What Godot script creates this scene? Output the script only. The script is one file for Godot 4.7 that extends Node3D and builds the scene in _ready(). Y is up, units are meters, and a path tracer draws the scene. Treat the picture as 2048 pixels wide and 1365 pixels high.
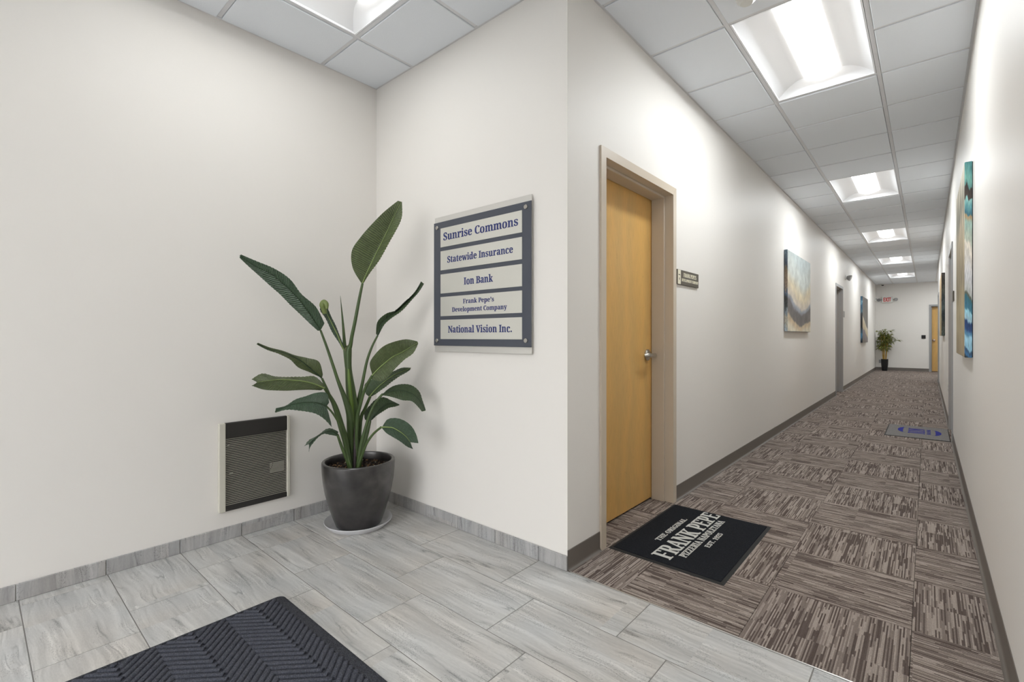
extends Node3D
# An office lobby corner with a potted plant, a tenant directory and a long carpeted corridor. Metres, y up; the corridor runs along -z.

const CEILING := 2.970        # underside of the ceiling grid
const LEFT := -3.024          # lobby wall with the heater
const BACK := -1.956          # lobby wall with the directory, and the line where carpet begins
const SIDE := -1.345          # corridor wall with the brown door
const RIGHT := 0.214          # opposite corridor wall
const END := -20.80           # end of the corridor
const FRONT := 2.40           # glazed front of the lobby
const ALCOVE := -17.0         # where the right wall stops short of the end wall

const EXPOSURE := 0.985
const SKY_ENERGY := 8.6
const LAMP_ENERGY := 2.4
const LOBBY_LAMP_ENERGY := 0.6
const LAMP_COLOR := Color(0.96, 0.985, 1.0)
const LENS_GLOW := 5.0

var M := {}
var rng := RandomNumberGenerator.new()
var taken := {}
var serif: SystemFont


func _ready() -> void:
	rng.seed = 7
	# ---- camera
	var cam := Camera3D.new()
	cam.name = "camera"
	cam.projection = Camera3D.PROJECTION_FRUSTUM
	cam.near = 0.05
	cam.far = 200.0
	cam.size = 0.05 * 1365.0 / 949.0
	cam.frustum_offset = Vector2(0, -0.05 * 9.3 / 949.0)
	cam.position = Vector3(0, 1.1667, 0)
	cam.rotation = Vector3(0, deg_to_rad(41.18), 0)
	add_child(cam)
	cam.current = true
	# ---- sky and exposure
	var sky := ProceduralSkyMaterial.new()
	sky.sky_top_color = Color(0.78, 0.80, 0.83)
	sky.sky_horizon_color = Color(0.96, 0.945, 0.92)
	sky.ground_bottom_color = Color(0.45, 0.45, 0.44)
	sky.ground_horizon_color = Color(0.66, 0.68, 0.70)
	sky.sky_energy_multiplier = 1.0
	var env := Environment.new()
	env.background_mode = Environment.BG_SKY
	env.sky = Sky.new()
	env.sky.sky_material = sky
	env.background_energy_multiplier = SKY_ENERGY
	env.tonemap_mode = Environment.TONE_MAPPER_LINEAR
	env.tonemap_exposure = EXPOSURE
	env.sdfgi_enabled = true
	env.ssao_enabled = true
	env.ssil_enabled = true
	var we := WorldEnvironment.new()
	we.name = "environment"
	we.environment = env
	add_child(we)

	serif = SystemFont.new()
	serif.font_names = PackedStringArray(["Droid Serif"])
	serif.font_weight = 700
	make_materials()
	build_walls()
	build_floor()
	build_ceiling()
	build_lights()
	build_doors()
	build_baseboards()
	build_front()
	build_directory()
	build_plant()
	build_heater()
	build_mats()
	build_pictures()
	build_signs()
	build_corridor_end()




# ---------------------------------------------------------------- shapes

class Shape:
	var st := SurfaceTool.new()
	var tf := Transform3D()
	var uvf = null
	var groups := 0

	func _init() -> void:
		st.begin(Mesh.PRIMITIVE_TRIANGLES)

	func flat() -> void:
		st.set_smooth_group(-1)

	func smooth() -> void:
		groups += 1
		st.set_smooth_group(groups)

	func v(p: Vector3, uv = null) -> void:
		if uv != null:
			st.set_uv(uv)
		elif uvf != null:
			st.set_uv(uvf.call(p))
		st.add_vertex(tf * p)

	func tri(a: Vector3, b: Vector3, c: Vector3, out: Vector3, ua = null, ub = null, uc = null) -> void:
		if (a - c).cross(a - b).dot(out) < 0.0:
			v(a, ua); v(c, uc); v(b, ub)
		else:
			v(a, ua); v(b, ub); v(c, uc)

	func quad(a: Vector3, b: Vector3, c: Vector3, d: Vector3, out: Vector3, ua = null, ub = null, uc = null, ud = null) -> void:
		tri(a, b, c, out, ua, ub, uc)
		tri(a, c, d, out, ua, uc, ud)

	func box(lo: Vector3, hi: Vector3) -> void:
		cbox((lo + hi) / 2.0, hi - lo, 0.0)

	func cbox(at: Vector3, s: Vector3, ch: float) -> void:
		flat()
		var h := s / 2.0
		for ax in 3:
			var u := (ax + 1) % 3
			var w := (ax + 2) % 3
			for sg in [-1.0, 1.0]:
				var q := []
				for ab in [[-1, -1], [1, -1], [1, 1], [-1, 1]]:
					var p := Vector3()
					p[ax] = sg * h[ax]
					p[u] = ab[0] * (h[u] - ch)
					p[w] = ab[1] * (h[w] - ch)
					q.append(at + p)
				var o := Vector3()
				o[ax] = sg
				quad(q[0], q[1], q[2], q[3], o)
			if ch <= 0.0:
				continue
			for a in [-1.0, 1.0]:
				for b in [-1.0, 1.0]:
					var e := []
					for k in [[0, -1], [0, 1], [1, 1], [1, -1]]:
						var p := Vector3()
						p[u] = a * (h[u] if k[0] == 0 else h[u] - ch)
						p[w] = b * (h[w] - ch if k[0] == 0 else h[w])
						p[ax] = k[1] * (h[ax] - ch)
						e.append(at + p)
					var o := Vector3()
					o[u] = a
					o[w] = b
					quad(e[0], e[1], e[2], e[3], o)
		if ch > 0.0:
			for a in [-1.0, 1.0]:
				for b in [-1.0, 1.0]:
					for c in [-1.0, 1.0]:
						var g := Vector3(a, b, c)
						var k := g * (h - Vector3(ch, ch, ch))
						tri(at + k + Vector3(a * ch, 0, 0), at + k + Vector3(0, b * ch, 0), at + k + Vector3(0, 0, c * ch), g)

	# a profile of (radius, height) turned round the y axis
	func lathe(profile: Array, segs := 40, at := Vector3.ZERO) -> void:
		smooth()
		for i in profile.size() - 1:
			var a: Vector2 = profile[i]
			var b: Vector2 = profile[i + 1]
			if a.distance_to(b) < 1e-6:
				continue
			if i > 0 and absf((a - (profile[i - 1] as Vector2)).angle_to(b - a)) > 0.6:
				smooth()
			var out2 := Vector2(b.y - a.y, a.x - b.x)
			for k in segs:
				var t0 := TAU * k / segs
				var t1 := TAU * (k + 1) / segs
				var d0 := Vector3(cos(t0), 0, sin(t0))
				var d1 := Vector3(cos(t1), 0, sin(t1))
				var o := (d0 + d1) * out2.x + Vector3(0, 2.0 * out2.y, 0)
				var u0 := float(k) / segs
				var u1 := float(k + 1) / segs
				var p0 := at + d0 * a.x + Vector3(0, a.y, 0)
				var p1 := at + d1 * a.x + Vector3(0, a.y, 0)
				var p2 := at + d1 * b.x + Vector3(0, b.y, 0)
				var p3 := at + d0 * b.x + Vector3(0, b.y, 0)
				if a.x > 1e-6:
					tri(p0, p1, p2, o, Vector2(u0, a.y), Vector2(u1, a.y), Vector2(u1, b.y))
				if b.x > 1e-6:
					tri(p0, p2, p3, o, Vector2(u0, a.y), Vector2(u1, b.y), Vector2(u0, b.y))

	# a round bar along points, with a radius for each
	func tube(pts: Array, radii: Array, segs := 8, squash := 1.0, hint := Vector3.ZERO) -> void:
		smooth()
		var rings := []
		var up := Vector3(0, 0, 1)
		for i in pts.size():
			var t: Vector3 = ((pts[mini(i + 1, pts.size() - 1)] as Vector3) - (pts[maxi(i - 1, 0)] as Vector3)).normalized()
			if i == 0:
				up = hint if hint != Vector3.ZERO else (Vector3(0, 0, 1) if absf(t.z) < 0.9 else Vector3(1, 0, 0))
			up = (up - t * up.dot(t)).normalized()
			var side := t.cross(up)
			var ring := []
			for k in segs:
				var an := TAU * k / segs
				ring.append((pts[i] as Vector3) + (side * cos(an) + up * sin(an) * squash) * radii[i])
			rings.append(ring)
		for i in pts.size() - 1:
			for k in segs:
				var n := (k + 1) % segs
				var mid: Vector3 = ((pts[i] as Vector3) + pts[i + 1]) / 2.0
				var o: Vector3 = ((rings[i][k] as Vector3) + rings[i][n] + rings[i + 1][k] + rings[i + 1][n]) / 4.0 - mid
				var u0 := float(k) / segs
				var u1 := float(k + 1) / segs
				var w0 := float(i) / (pts.size() - 1)
				var w1 := float(i + 1) / (pts.size() - 1)
				quad(rings[i][k], rings[i][n], rings[i + 1][n], rings[i + 1][k], o, Vector2(u0, w0), Vector2(u1, w0), Vector2(u1, w1), Vector2(u0, w1))
		flat()
		for e in [0, pts.size() - 1]:
			var o: Vector3 = (pts[0] as Vector3) - pts[1] if e == 0 else (pts[-1] as Vector3) - pts[-2]
			for k in segs:
				tri(pts[e], rings[e][k], rings[e][(k + 1) % segs], o, Vector2(0.5, 0.5), Vector2(0.5, 0.5), Vector2(0.5, 0.5))

	# a convex outline in the xy plane, pushed out from z0 to z1
	func prism(outline: Array, z0: float, z1: float) -> void:
		flat()
		var mid := Vector2()
		for p in outline:
			mid += p / outline.size()
		for i in outline.size():
			var a: Vector2 = outline[i]
			var b: Vector2 = outline[(i + 1) % outline.size()]
			var out := (a + b) / 2.0 - mid
			quad(Vector3(a.x, a.y, z0), Vector3(b.x, b.y, z0), Vector3(b.x, b.y, z1), Vector3(a.x, a.y, z1), Vector3(out.x, out.y, 0))
			tri(Vector3(mid.x, mid.y, z0), Vector3(a.x, a.y, z0), Vector3(b.x, b.y, z0), Vector3(0, 0, z0 - z1))
			tri(Vector3(mid.x, mid.y, z1), Vector3(a.x, a.y, z1), Vector3(b.x, b.y, z1), Vector3(0, 0, z1 - z0))

	func done() -> ArrayMesh:
		st.generate_normals()
		return st.commit()


func put(called: String, mesh: Mesh, m: Material, parent: Node3D, at := Vector3.ZERO) -> MeshInstance3D:
	var o := MeshInstance3D.new()
	o.name = numbered(called) if parent == self else called
	o.mesh = mesh
	o.material_override = m
	o.position = at
	parent.add_child(o, true)
	return o


func numbered(called: String) -> String:
	var n: int = taken.get(called, 0)
	taken[called] = n + 1
	return called if n == 0 else "%s_%03d" % [called, n]


func thing(called: String, label: String, category: String, at := Vector3.ZERO, group := "") -> Node3D:
	var o := Node3D.new()
	o.name = numbered(called)
	o.position = at
	add_child(o)
	tag(o, label, category, group)
	return o


func tag(o: Node3D, label: String, category: String, group := "") -> Node3D:
	o.set_meta("label", label)
	o.set_meta("category", category)
	if group:
		o.set_meta("group", group)
	return o


func structure(called: String, label: String, category: String, at := Vector3.ZERO) -> Node3D:
	var o := thing(called, label, category, at)
	o.set_meta("kind", "structure")
	return o


func boxes(list: Array, ch := 0.0) -> ArrayMesh:
	var s := Shape.new()
	for b in list:
		s.cbox((b[0] + b[1]) / 2.0, b[1] - b[0], ch)
	return s.done()


# lettering of a given width and height of capitals, its baseline centred on the origin of TF
func lettering(parent: Node3D, text: String, width: float, capital: float, tf: Transform3D, m: Material, depth := 0.0012, called := "lettering") -> MeshInstance3D:
	var t := TextMesh.new()
	t.font = serif
	t.font_size = 64
	t.pixel_size = 0.01
	t.depth = 0.01
	t.curve_step = 1.0
	t.text = "H"
	var h := t.get_aabb()
	t.text = text
	var b := t.get_aabb()
	var sc := Vector3(width / b.size.x, capital / h.size.y, depth / 0.01)
	var local := Transform3D(Basis.from_scale(sc), Vector3(-(b.position.x + b.size.x / 2.0) * sc.x, -h.position.y * sc.y, depth / 2.0))
	var st := SurfaceTool.new()
	# struck twice, a hair apart, for the weight of the strokes
	for k in [-1.0, 1.0]:
		st.append_from(t, 0, tf * Transform3D(Basis(), Vector3(k * 0.016 * capital, 0, 0.0002 + 0.0002 * k)) * local)
	return put(called, st.commit(), m, parent)


# ---------------------------------------------------------------- materials

func mat(c: Color, rough := 0.6, metal := 0.0, spec := 0.5) -> StandardMaterial3D:
	var m := StandardMaterial3D.new()
	m.albedo_color = c
	m.roughness = rough
	m.metallic = metal
	m.metallic_specular = spec
	return m


func picture(w: int, h: int, data: PackedByteArray) -> ImageTexture:
	return ImageTexture.create_from_image(Image.create_from_data(w, h, false, Image.FORMAT_RGB8, data))


func grey(w: int, h: int, data: PackedByteArray) -> ImageTexture:
	return ImageTexture.create_from_image(Image.create_from_data(w, h, false, Image.FORMAT_L8, data))


func noise(seed_: int, freq: float, octaves := 3) -> FastNoiseLite:
	var n := FastNoiseLite.new()
	n.seed = seed_
	n.noise_type = FastNoiseLite.TYPE_SIMPLEX_SMOOTH
	n.frequency = freq
	n.fractal_octaves = octaves
	return n


func noise_texture(seed_: int, freq: float, size := 256, octaves := 4, lo := Color.BLACK, hi := Color.WHITE) -> NoiseTexture2D:
	var t := NoiseTexture2D.new()
	t.width = size
	t.height = size
	t.seamless = true
	t.noise = noise(seed_, freq, octaves)
	var g := Gradient.new()
	g.set_color(0, lo)
	g.set_color(1, hi)
	t.color_ramp = g
	return t


func byte(x: float) -> int:
	return clampi(int(x), 0, 255)


func triplanar(m: StandardMaterial3D, scale: float) -> void:
	m.uv1_triplanar = true
	m.uv1_world_triplanar = true
	m.uv1_scale = Vector3.ONE * scale


func relief(m: StandardMaterial3D, t: Texture2D, centimetres: float) -> void:
	m.heightmap_enabled = true
	m.heightmap_texture = t
	m.heightmap_scale = centimetres


func make_materials() -> void:
	var fine := noise_texture(3, 0.05, 256, 4)
	# walls: satin paint with the orange-peel of a roller
	M.wall = mat(Color(0.91, 0.895, 0.874), 0.5, 0.0, 0.35)
	relief(M.wall, fine, 0.012)
	triplanar(M.wall, 3.0)
	M.tile_ceiling = mat(Color(0.915, 0.93, 0.95), 0.95, 0.0, 0.2)
	relief(M.tile_ceiling, noise_texture(9, 0.12, 256, 3), 0.05)
	triplanar(M.tile_ceiling, 4.0)
	M.grid = mat(Color(0.86, 0.86, 0.87), 0.45)
	M.fixture = mat(Color(0.945, 0.95, 0.96), 0.5)
	M.lens = mat(Color(0.95, 0.95, 0.94), 0.5)
	M.lens.emission_enabled = true
	M.lens.emission = Color(1.0, 0.985, 0.96)
	M.lens.emission_energy_multiplier = LENS_GLOW
	M.slab = mat(Color(0.55, 0.54, 0.52), 0.9)
	M.grout = mat(Color(0.50, 0.49, 0.475), 0.9)
	M.vinyl = mat(Color(0.40, 0.372, 0.345), 0.45)
	M.strip = mat(Color(0.80, 0.79, 0.77), 0.3, 0.9)
	M.frame_tan = mat(Color(0.785, 0.735, 0.665), 0.38)
	M.frame_grey = mat(Color(0.60, 0.60, 0.60), 0.4)
	M.chrome = mat(Color(0.72, 0.71, 0.69), 0.25, 1.0)
	M.brass_pink = mat(Color(0.80, 0.70, 0.64), 0.3, 1.0)
	M.dark_gap = mat(Color(0.06, 0.055, 0.05), 0.8)
	M.white_plastic = mat(Color(0.86, 0.86, 0.84), 0.4)
	M.black_plastic = mat(Color(0.055, 0.055, 0.06), 0.4)
	M.glass = mat(Color(0.9, 0.95, 0.95, 0.06), 0.03)
	M.glass.transparency = BaseMaterial3D.TRANSPARENCY_ALPHA
	M.aluminium = mat(Color(0.66, 0.66, 0.66), 0.35, 0.8)
	M.paving = mat(Color(0.66, 0.65, 0.63), 0.9)
	# directory
	M.plate = mat(Color(0.83, 0.82, 0.80), 0.34, 0.45)
	M.board = mat(Color(0.29, 0.305, 0.345), 0.28, 0.1)
	M.name_plate = mat(Color(0.845, 0.84, 0.81), 0.32, 0.45)
	var brushed := noise_texture(21, 0.02, 256, 4)
	for m in [M.plate, M.name_plate]:
		relief(m, brushed, 0.004)
		m.uv1_triplanar = true
		m.uv1_world_triplanar = true
		m.uv1_scale = Vector3(0.8, 60, 0.8)
	M.navy = mat(Color(0.135, 0.18, 0.42), 0.5)
	# plant
	M.leaf_bud = mat(Color(0.42, 0.47, 0.25), 0.5)
	M.pot = mat(Color(0.35, 0.345, 0.345), 0.34, 0.4)
	M.pot.clearcoat_enabled = true
	M.pot.clearcoat = 0.6
	M.pot.clearcoat_roughness = 0.22
	M.pot.albedo_texture = noise_texture(31, 0.009, 512, 5, Color(0.55, 0.54, 0.55), Color(1, 0.98, 0.95))
	M.pot.uv1_triplanar = true
	M.pot.uv1_scale = Vector3.ONE * 1.6
	M.pot_inside = mat(Color(0.10, 0.095, 0.10), 0.4)
	M.soil = mat(Color(0.13, 0.085, 0.055), 1.0)
	M.crumb_light = mat(Color(0.52, 0.40, 0.28), 1.0)
	M.perlite = mat(Color(0.78, 0.76, 0.70), 1.0)
	M.saucer = mat(Color(0.80, 0.80, 0.81), 0.22)
	M.stalk = mat(Color(0.30, 0.395, 0.215), 0.45)
	M.stalk.albedo_texture = stalk_texture()
	M.sheath = mat(Color(0.36, 0.46, 0.17), 0.45)
	M.husk = mat(Color(0.50, 0.47, 0.33), 0.7)
	M.purple = mat(Color(0.27, 0.23, 0.24), 0.5)
	M.midrib = mat(Color(0.50, 0.57, 0.33), 0.5)
	M.midrib_dark = mat(Color(0.17, 0.24, 0.15), 0.5)
	var veins := leaf_textures()
	for k in 3:
		var m := mat([Color(0.37, 0.47, 0.35), Color(0.45, 0.525, 0.365), Color(0.37, 0.49, 0.405)][k], 0.30, 0.0, 0.5)
		m.albedo_texture = veins[0]
		relief(m, veins[1], 0.35)
		m.cull_mode = BaseMaterial3D.CULL_DISABLED
		m.backlight_enabled = true
		m.backlight = Color(0.16, 0.22, 0.08)
		M["leaf_%d" % k] = m
	# heater
	M.cream_metal = mat(Color(0.80, 0.785, 0.735), 0.4)
	M.dark_metal = mat(Color(0.155, 0.145, 0.135), 0.5)
	M.louvre = mat(Color(0.66, 0.64, 0.60), 0.45, 0.2)
	M.sticker = mat(Color(0.66, 0.65, 0.63), 0.6)
	# wood, stone, carpet
	wood_material()
	stone_materials()
	carpet_materials()
	M.mat_pile = speckle_material(5, Color(0.165, 0.172, 0.185), 0.35)
	M.mat_rib = speckle_material(6, Color(0.335, 0.337, 0.35), 1.0)
	M.mat_edge = speckle_material(8, Color(0.29, 0.29, 0.295), 0.9)
	M.rubber = mat(Color(0.11, 0.11, 0.105), 0.8)
	M.thread_white = mat(Color(0.79, 0.79, 0.77), 1.0)
	M.mat_grey = speckle_material(11, Color(0.55, 0.54, 0.53), 0.2)
	M.thread_blue = mat(Color(0.085, 0.12, 0.52), 1.0)
	M.olive = mat(Color(0.315, 0.285, 0.235), 0.45)
	M.cream = mat(Color(0.90, 0.875, 0.79), 0.5)
	M.red = mat(Color(0.80, 0.12, 0.10), 0.5)
	M.cane = mat(Color(0.70, 0.56, 0.24), 0.5)
	M.bamboo = mat(Color(0.50, 0.52, 0.25), 0.6)
	M.bamboo.cull_mode = BaseMaterial3D.CULL_DISABLED
	M.bamboo.vertex_color_use_as_albedo = true


func stalk_texture() -> ImageTexture:
	var d := PackedByteArray()
	var n := noise(41, 0.02, 3)
	d.resize(64 * 256 * 3)
	for y in 256:
		for x in 64:
			var f := 0.86 + 0.22 * n.get_noise_2d(x * 6.0, y * 0.5) + 0.06 * sin(x * 0.8)
			var i := (y * 64 + x) * 3
			d[i] = byte(255 * f)
			d[i + 1] = byte(250 * f)
			d[i + 2] = byte(240 * f)
	return picture(64, 256, d)


# side veins that sweep from the midrib towards the tip
func leaf_textures() -> Array:
	var w := 256
	var h := 512
	var d := PackedByteArray()
	var g := PackedByteArray()
	d.resize(w * h * 3)
	g.resize(w * h)
	var n := noise(51, 0.03, 3)
	for y in h:
		for x in w:
			var u := absf(x / float(w) - 0.5) * 2.0
			var p := (y / float(h)) * 46.0 - u * 3.2 + 0.35 * n.get_noise_2d(x * 0.4, y * 0.4)
			var wave := 0.5 + 0.5 * cos(TAU * p)
			var fine := 0.5 + 0.5 * cos(TAU * p * 4.0)
			var blot := n.get_noise_2d(x, y * 0.7 + 300)
			var f := 0.62 + 0.30 * pow(wave, 3.0) + 0.05 * fine + 0.08 * blot
			var i := (y * w + x) * 3
			d[i] = byte(255 * f * (1.0 + 0.05 * wave))
			d[i + 1] = byte(252 * f)
			d[i + 2] = byte(240 * f)
			g[y * w + x] = byte(255 * (0.75 * wave + 0.15 * fine + 0.1 * blot))
	return [picture(w, h, d), grey(w, h, g)]


func wood_material() -> void:
	var w := 256
	var h := 1024
	var d := PackedByteArray()
	d.resize(w * h * 3)
	var n := noise(61, 0.012, 3)
	var fibre := noise(62, 0.2, 2)
	for y in h:
		for x in w:
			var warp := 26.0 * n.get_noise_2d(x * 0.9, y * 0.22)
			var ring := 0.5 + 0.5 * sin((x + warp) * 0.11 + 2.4 * n.get_noise_2d(x * 0.3 + 500.0, y * 0.10))
			var fib := fibre.get_noise_2d(x * 3.0, y * 0.08)
			var fleck := fibre.get_noise_2d(x * 1.2 + 900.0, y * 0.25)
			var f := 0.93 + 0.045 * ring + 0.045 * fib - (0.10 if fleck > 0.72 else 0.0)
			var i := (y * w + x) * 3
			d[i] = byte(219 * f)
			d[i + 1] = byte(175 * (f - 0.015 * ring))
			d[i + 2] = byte(104 * (f - 0.04 * ring))
	M.wood = mat(Color.WHITE, 0.34)
	M.wood.albedo_texture = picture(w, h, d)


func stone_materials() -> void:
	var w := 1024
	var h := 512
	for k in 2:
		var d := PackedByteArray()
		d.resize(w * h * 3)
		var n := noise(71 + k, 0.004, 4)
		var warp := noise(77 + k, 0.005, 3)
		var grain := noise(83 + k, 0.22, 2)
		for y in h:
			for x in w:
				var yy := y + 15.0 * warp.get_noise_2d(x * 0.5, y * 0.5) + 0.03 * x
				var band := n.get_noise_2d(x * 0.25, yy * 3.0)
				var streak := n.get_noise_2d(x * 0.8 + 4000.0, yy * 14.0)
				var thin := n.get_noise_2d(x * 2.0 - 2500.0, yy * 34.0)
				var patch := clampf(0.5 + 1.3 * n.get_noise_2d(x * 1.0 - 6000.0, yy * 3.0), 0.0, 1.0)
				var vein := pow(maxf(0.0, 1.0 - absf(n.get_noise_2d(x * 0.16 + 9000.0, yy * 1.7)) * 16.0), 2.0)
				var g := grain.get_noise_2d(x * 0.22, y)
				var speck := grain.get_noise_2d(x * 0.5 + 2000.0, y * 1.1)
				var f := 0.815 + 0.09 * band + 0.09 * streak * (0.4 + 0.9 * patch) + 0.06 * thin * patch - 0.20 * vein * patch + 0.025 * g
				if speck > 0.36 and patch > 0.66:
					f -= 0.13
				var warm := 0.016 * warp.get_noise_2d(x * 0.35 + 3000.0, y * 0.5)
				var i := (y * w + x) * 3
				d[i] = byte(255 * (f * 0.985 + warm))
				d[i + 1] = byte(255 * f * 0.975)
				d[i + 2] = byte(255 * (f * 0.955 - warm))
		var m := mat(Color(0.93, 0.93, 0.93), 0.34)
		m.albedo_texture = picture(w, h, d)
		m.roughness = 0.38
		M["stone_%d" % k] = m
		var base := m.duplicate()
		base.albedo_color = Color(0.82, 0.82, 0.83)
		M["stone_base_%d" % k] = base


# broken stripes of looped yarn; u runs along the yarn
func carpet_materials() -> void:
	var w := 512
	var h := 500
	var rows := 100
	for k in 2:
		var r := RandomNumberGenerator.new()
		r.seed = 300 + k
		var patchy := noise(91 + k, 0.02, 2)
		var d := PackedByteArray()
		var g := PackedByteArray()
		d.resize(w * h * 3)
		g.resize(w * h)
		for row in rows:
			var tone := PackedFloat32Array()
			tone.resize(w)
			var x := 0
			var bias := r.randf_range(-0.12, 0.12) + (0.14 if row % 2 == 0 else -0.14)
			while x < w:
				var run := r.randi_range(24, 230)
				var p := patchy.get_noise_2d(x * 0.5, row * 2.0)
				var t := clampf(0.5 + bias + 0.45 * p + r.randf_range(-0.55, 0.55), 0.0, 1.0)
				t = 0.0 if t < 0.27 else (0.50 if t < 0.66 else 0.92)
				t += r.randf_range(-0.08, 0.08)
				for q in run:
					if x + q < w:
						tone[x + q] = t
				x += run
			var high := 5
			for yy in high:
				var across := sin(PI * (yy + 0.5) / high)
				var y: int = row * high + yy
				for px in w:
					var loop := 0.5 + 0.5 * sin(TAU * (px / 6.0) + row * 2.1)
					var t: float = tone[px]
					var f := 0.88 + 0.06 * loop + r.randf_range(-0.14, 0.14)
					var i: int = (y * w + px) * 3
					d[i] = byte(lerpf(104, 184, t) * f)
					d[i + 1] = byte(lerpf(92, 171, t) * f)
					d[i + 2] = byte(lerpf(86, 161, t) * f)
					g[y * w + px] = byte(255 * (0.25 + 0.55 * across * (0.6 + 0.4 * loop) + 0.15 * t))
		var m := mat(Color.WHITE, 1.0, 0.0, 0.2)
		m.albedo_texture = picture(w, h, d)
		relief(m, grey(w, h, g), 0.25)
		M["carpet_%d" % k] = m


func speckle_material(seed_: int, c: Color, strength: float) -> StandardMaterial3D:
	var r := RandomNumberGenerator.new()
	r.seed = seed_
	var d := PackedByteArray()
	var g := PackedByteArray()
	d.resize(256 * 256 * 3)
	g.resize(256 * 256)
	for i in 256 * 256:
		var t := r.randf()
		var f := 0.55 + 0.35 * r.randf()
		var blue := r.randf() * 0.06 * strength
		if t > 0.90:
			f += 0.35 * strength * r.randf_range(0.3, 1.0)
		d[i * 3] = byte(225 * (f - blue * 0.5))
		d[i * 3 + 1] = byte(225 * (f - blue * 0.2))
		d[i * 3 + 2] = byte(225 * (f + blue))
		g[i] = byte(255 * r.randf())
	var m := mat(Color(c.r * 1.4, c.g * 1.4, c.b * 1.4), 1.0, 0.0, 0.2)
	m.albedo_texture = picture(256, 256, d)
	relief(m, grey(256, 256, g), 0.15)
	triplanar(m, 2.2)
	return m


# ---------------------------------------------------------------- the shell

# Door openings: [wall position along z (or x), half-width]. Frames cover the rough edges.
const DOOR_W := 0.92
const DOOR_H := 2.157
const FACE := 0.053


func build_walls() -> void:
	var top := CEILING + 0.45
	var rough := DOOR_W / 2.0 + 0.03
	var rough_top := DOOR_H + 0.03
	# lobby left wall, with the recess of the heater left solid: the heater hangs in front of its own back box
	var w := structure("wall_left", "plain cream painted lobby wall holding the fan heater", "wall")
	put("surface", boxes([[Vector3(LEFT - 0.2, -0.2, BACK - 0.3), Vector3(LEFT, top, FRONT + 0.2)]]), M.wall, w)
	w = structure("wall_back", "cream lobby wall behind the plant carrying the tenant directory", "wall")
	put("surface", boxes([[Vector3(LEFT, -0.2, BACK - 0.3), Vector3(SIDE - 0.3, top, BACK)], [Vector3(SIDE - 0.3, -0.2, BACK - 0.004), Vector3(SIDE, top, BACK)]]), M.wall, w)
	# corridor wall on the left
	w = structure("wall_corridor_left", "long cream corridor wall with the brown wooden door and a pale abstract canvas", "wall")
	var list := []
	var from := BACK - 0.004
	for c in [-2.776, -11.633]:
		list.append([Vector3(SIDE - 0.3, -0.2, c + rough), Vector3(SIDE, top, from)])
		list.append([Vector3(SIDE - 0.3, rough_top, c - rough), Vector3(SIDE, top, c + rough)])
		list.append([Vector3(SIDE - 0.3, -0.2, c - rough), Vector3(SIDE - 0.25, rough_top, c + rough)])
		from = c - rough
	list.append([Vector3(SIDE - 0.3, -0.2, END - 0.3), Vector3(SIDE, top, from)])
	put("surface", boxes(list), M.wall, w)
	# corridor wall on the right
	w = structure("wall_right", "cream wall close on the right with two canvases", "wall")
	list = []
	from = FRONT + 0.2
	for c in [-7.613, -15.513]:
		list.append([Vector3(RIGHT, -0.2, c + rough), Vector3(RIGHT + 0.3, top, from)])
		list.append([Vector3(RIGHT, rough_top, c - rough), Vector3(RIGHT + 0.3, top, c + rough)])
		list.append([Vector3(RIGHT + 0.25, -0.2, c - rough), Vector3(RIGHT + 0.3, rough_top, c + rough)])
		from = c - rough
	list.append([Vector3(RIGHT, -0.2, ALCOVE), Vector3(RIGHT + 0.3, top, from)])
	put("surface", boxes(list), M.wall, w)
	# the end of the corridor and the alcove to its right
	w = structure("wall_end", "cream end wall of the corridor behind the bamboo plant", "wall")
	var c := 0.56
	put("surface", boxes([
		[Vector3(SIDE, -0.2, END - 0.3), Vector3(c - rough, top, END)],
		[Vector3(c - rough, rough_top, END - 0.3), Vector3(c + rough, top, END)],
		[Vector3(c - rough, -0.2, END - 0.3), Vector3(c + rough, rough_top, END - 0.25)],
		[Vector3(c + rough, -0.2, END - 0.3), Vector3(1.9, top, END)]]), M.wall, w)
	w = structure("wall_alcove", "cream wall of the alcove beyond the end of the right wall", "wall")
	put("surface", boxes([
		[Vector3(1.6, -0.2, END), Vector3(1.9, top, ALCOVE + 0.3)],
		[Vector3(RIGHT + 0.3, -0.2, ALCOVE), Vector3(1.6, top, ALCOVE + 0.3)]]), M.wall, w)


# one bevelled slab with texture laid along x, or along z when TURNED
func slab_piece(x0: float, x1: float, z0: float, z1: float, thick: float, bevel: float, per_metre: Vector2, shift: Vector2, turned := false) -> ArrayMesh:
	var s := Shape.new()
	var cx := (x0 + x1) / 2.0
	var cz := (z0 + z1) / 2.0
	if turned:
		s.uvf = func(p: Vector3) -> Vector2: return Vector2((p.z + cz) * per_metre.x, (p.x + cx) * per_metre.y) + shift
	else:
		s.uvf = func(p: Vector3) -> Vector2: return Vector2((p.x + cx) * per_metre.x, (p.z + cz) * per_metre.y) + shift
	s.cbox(Vector3(0, -thick / 2.0, 0), Vector3(x1 - x0, thick, z1 - z0), bevel)
	return s.done()


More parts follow.
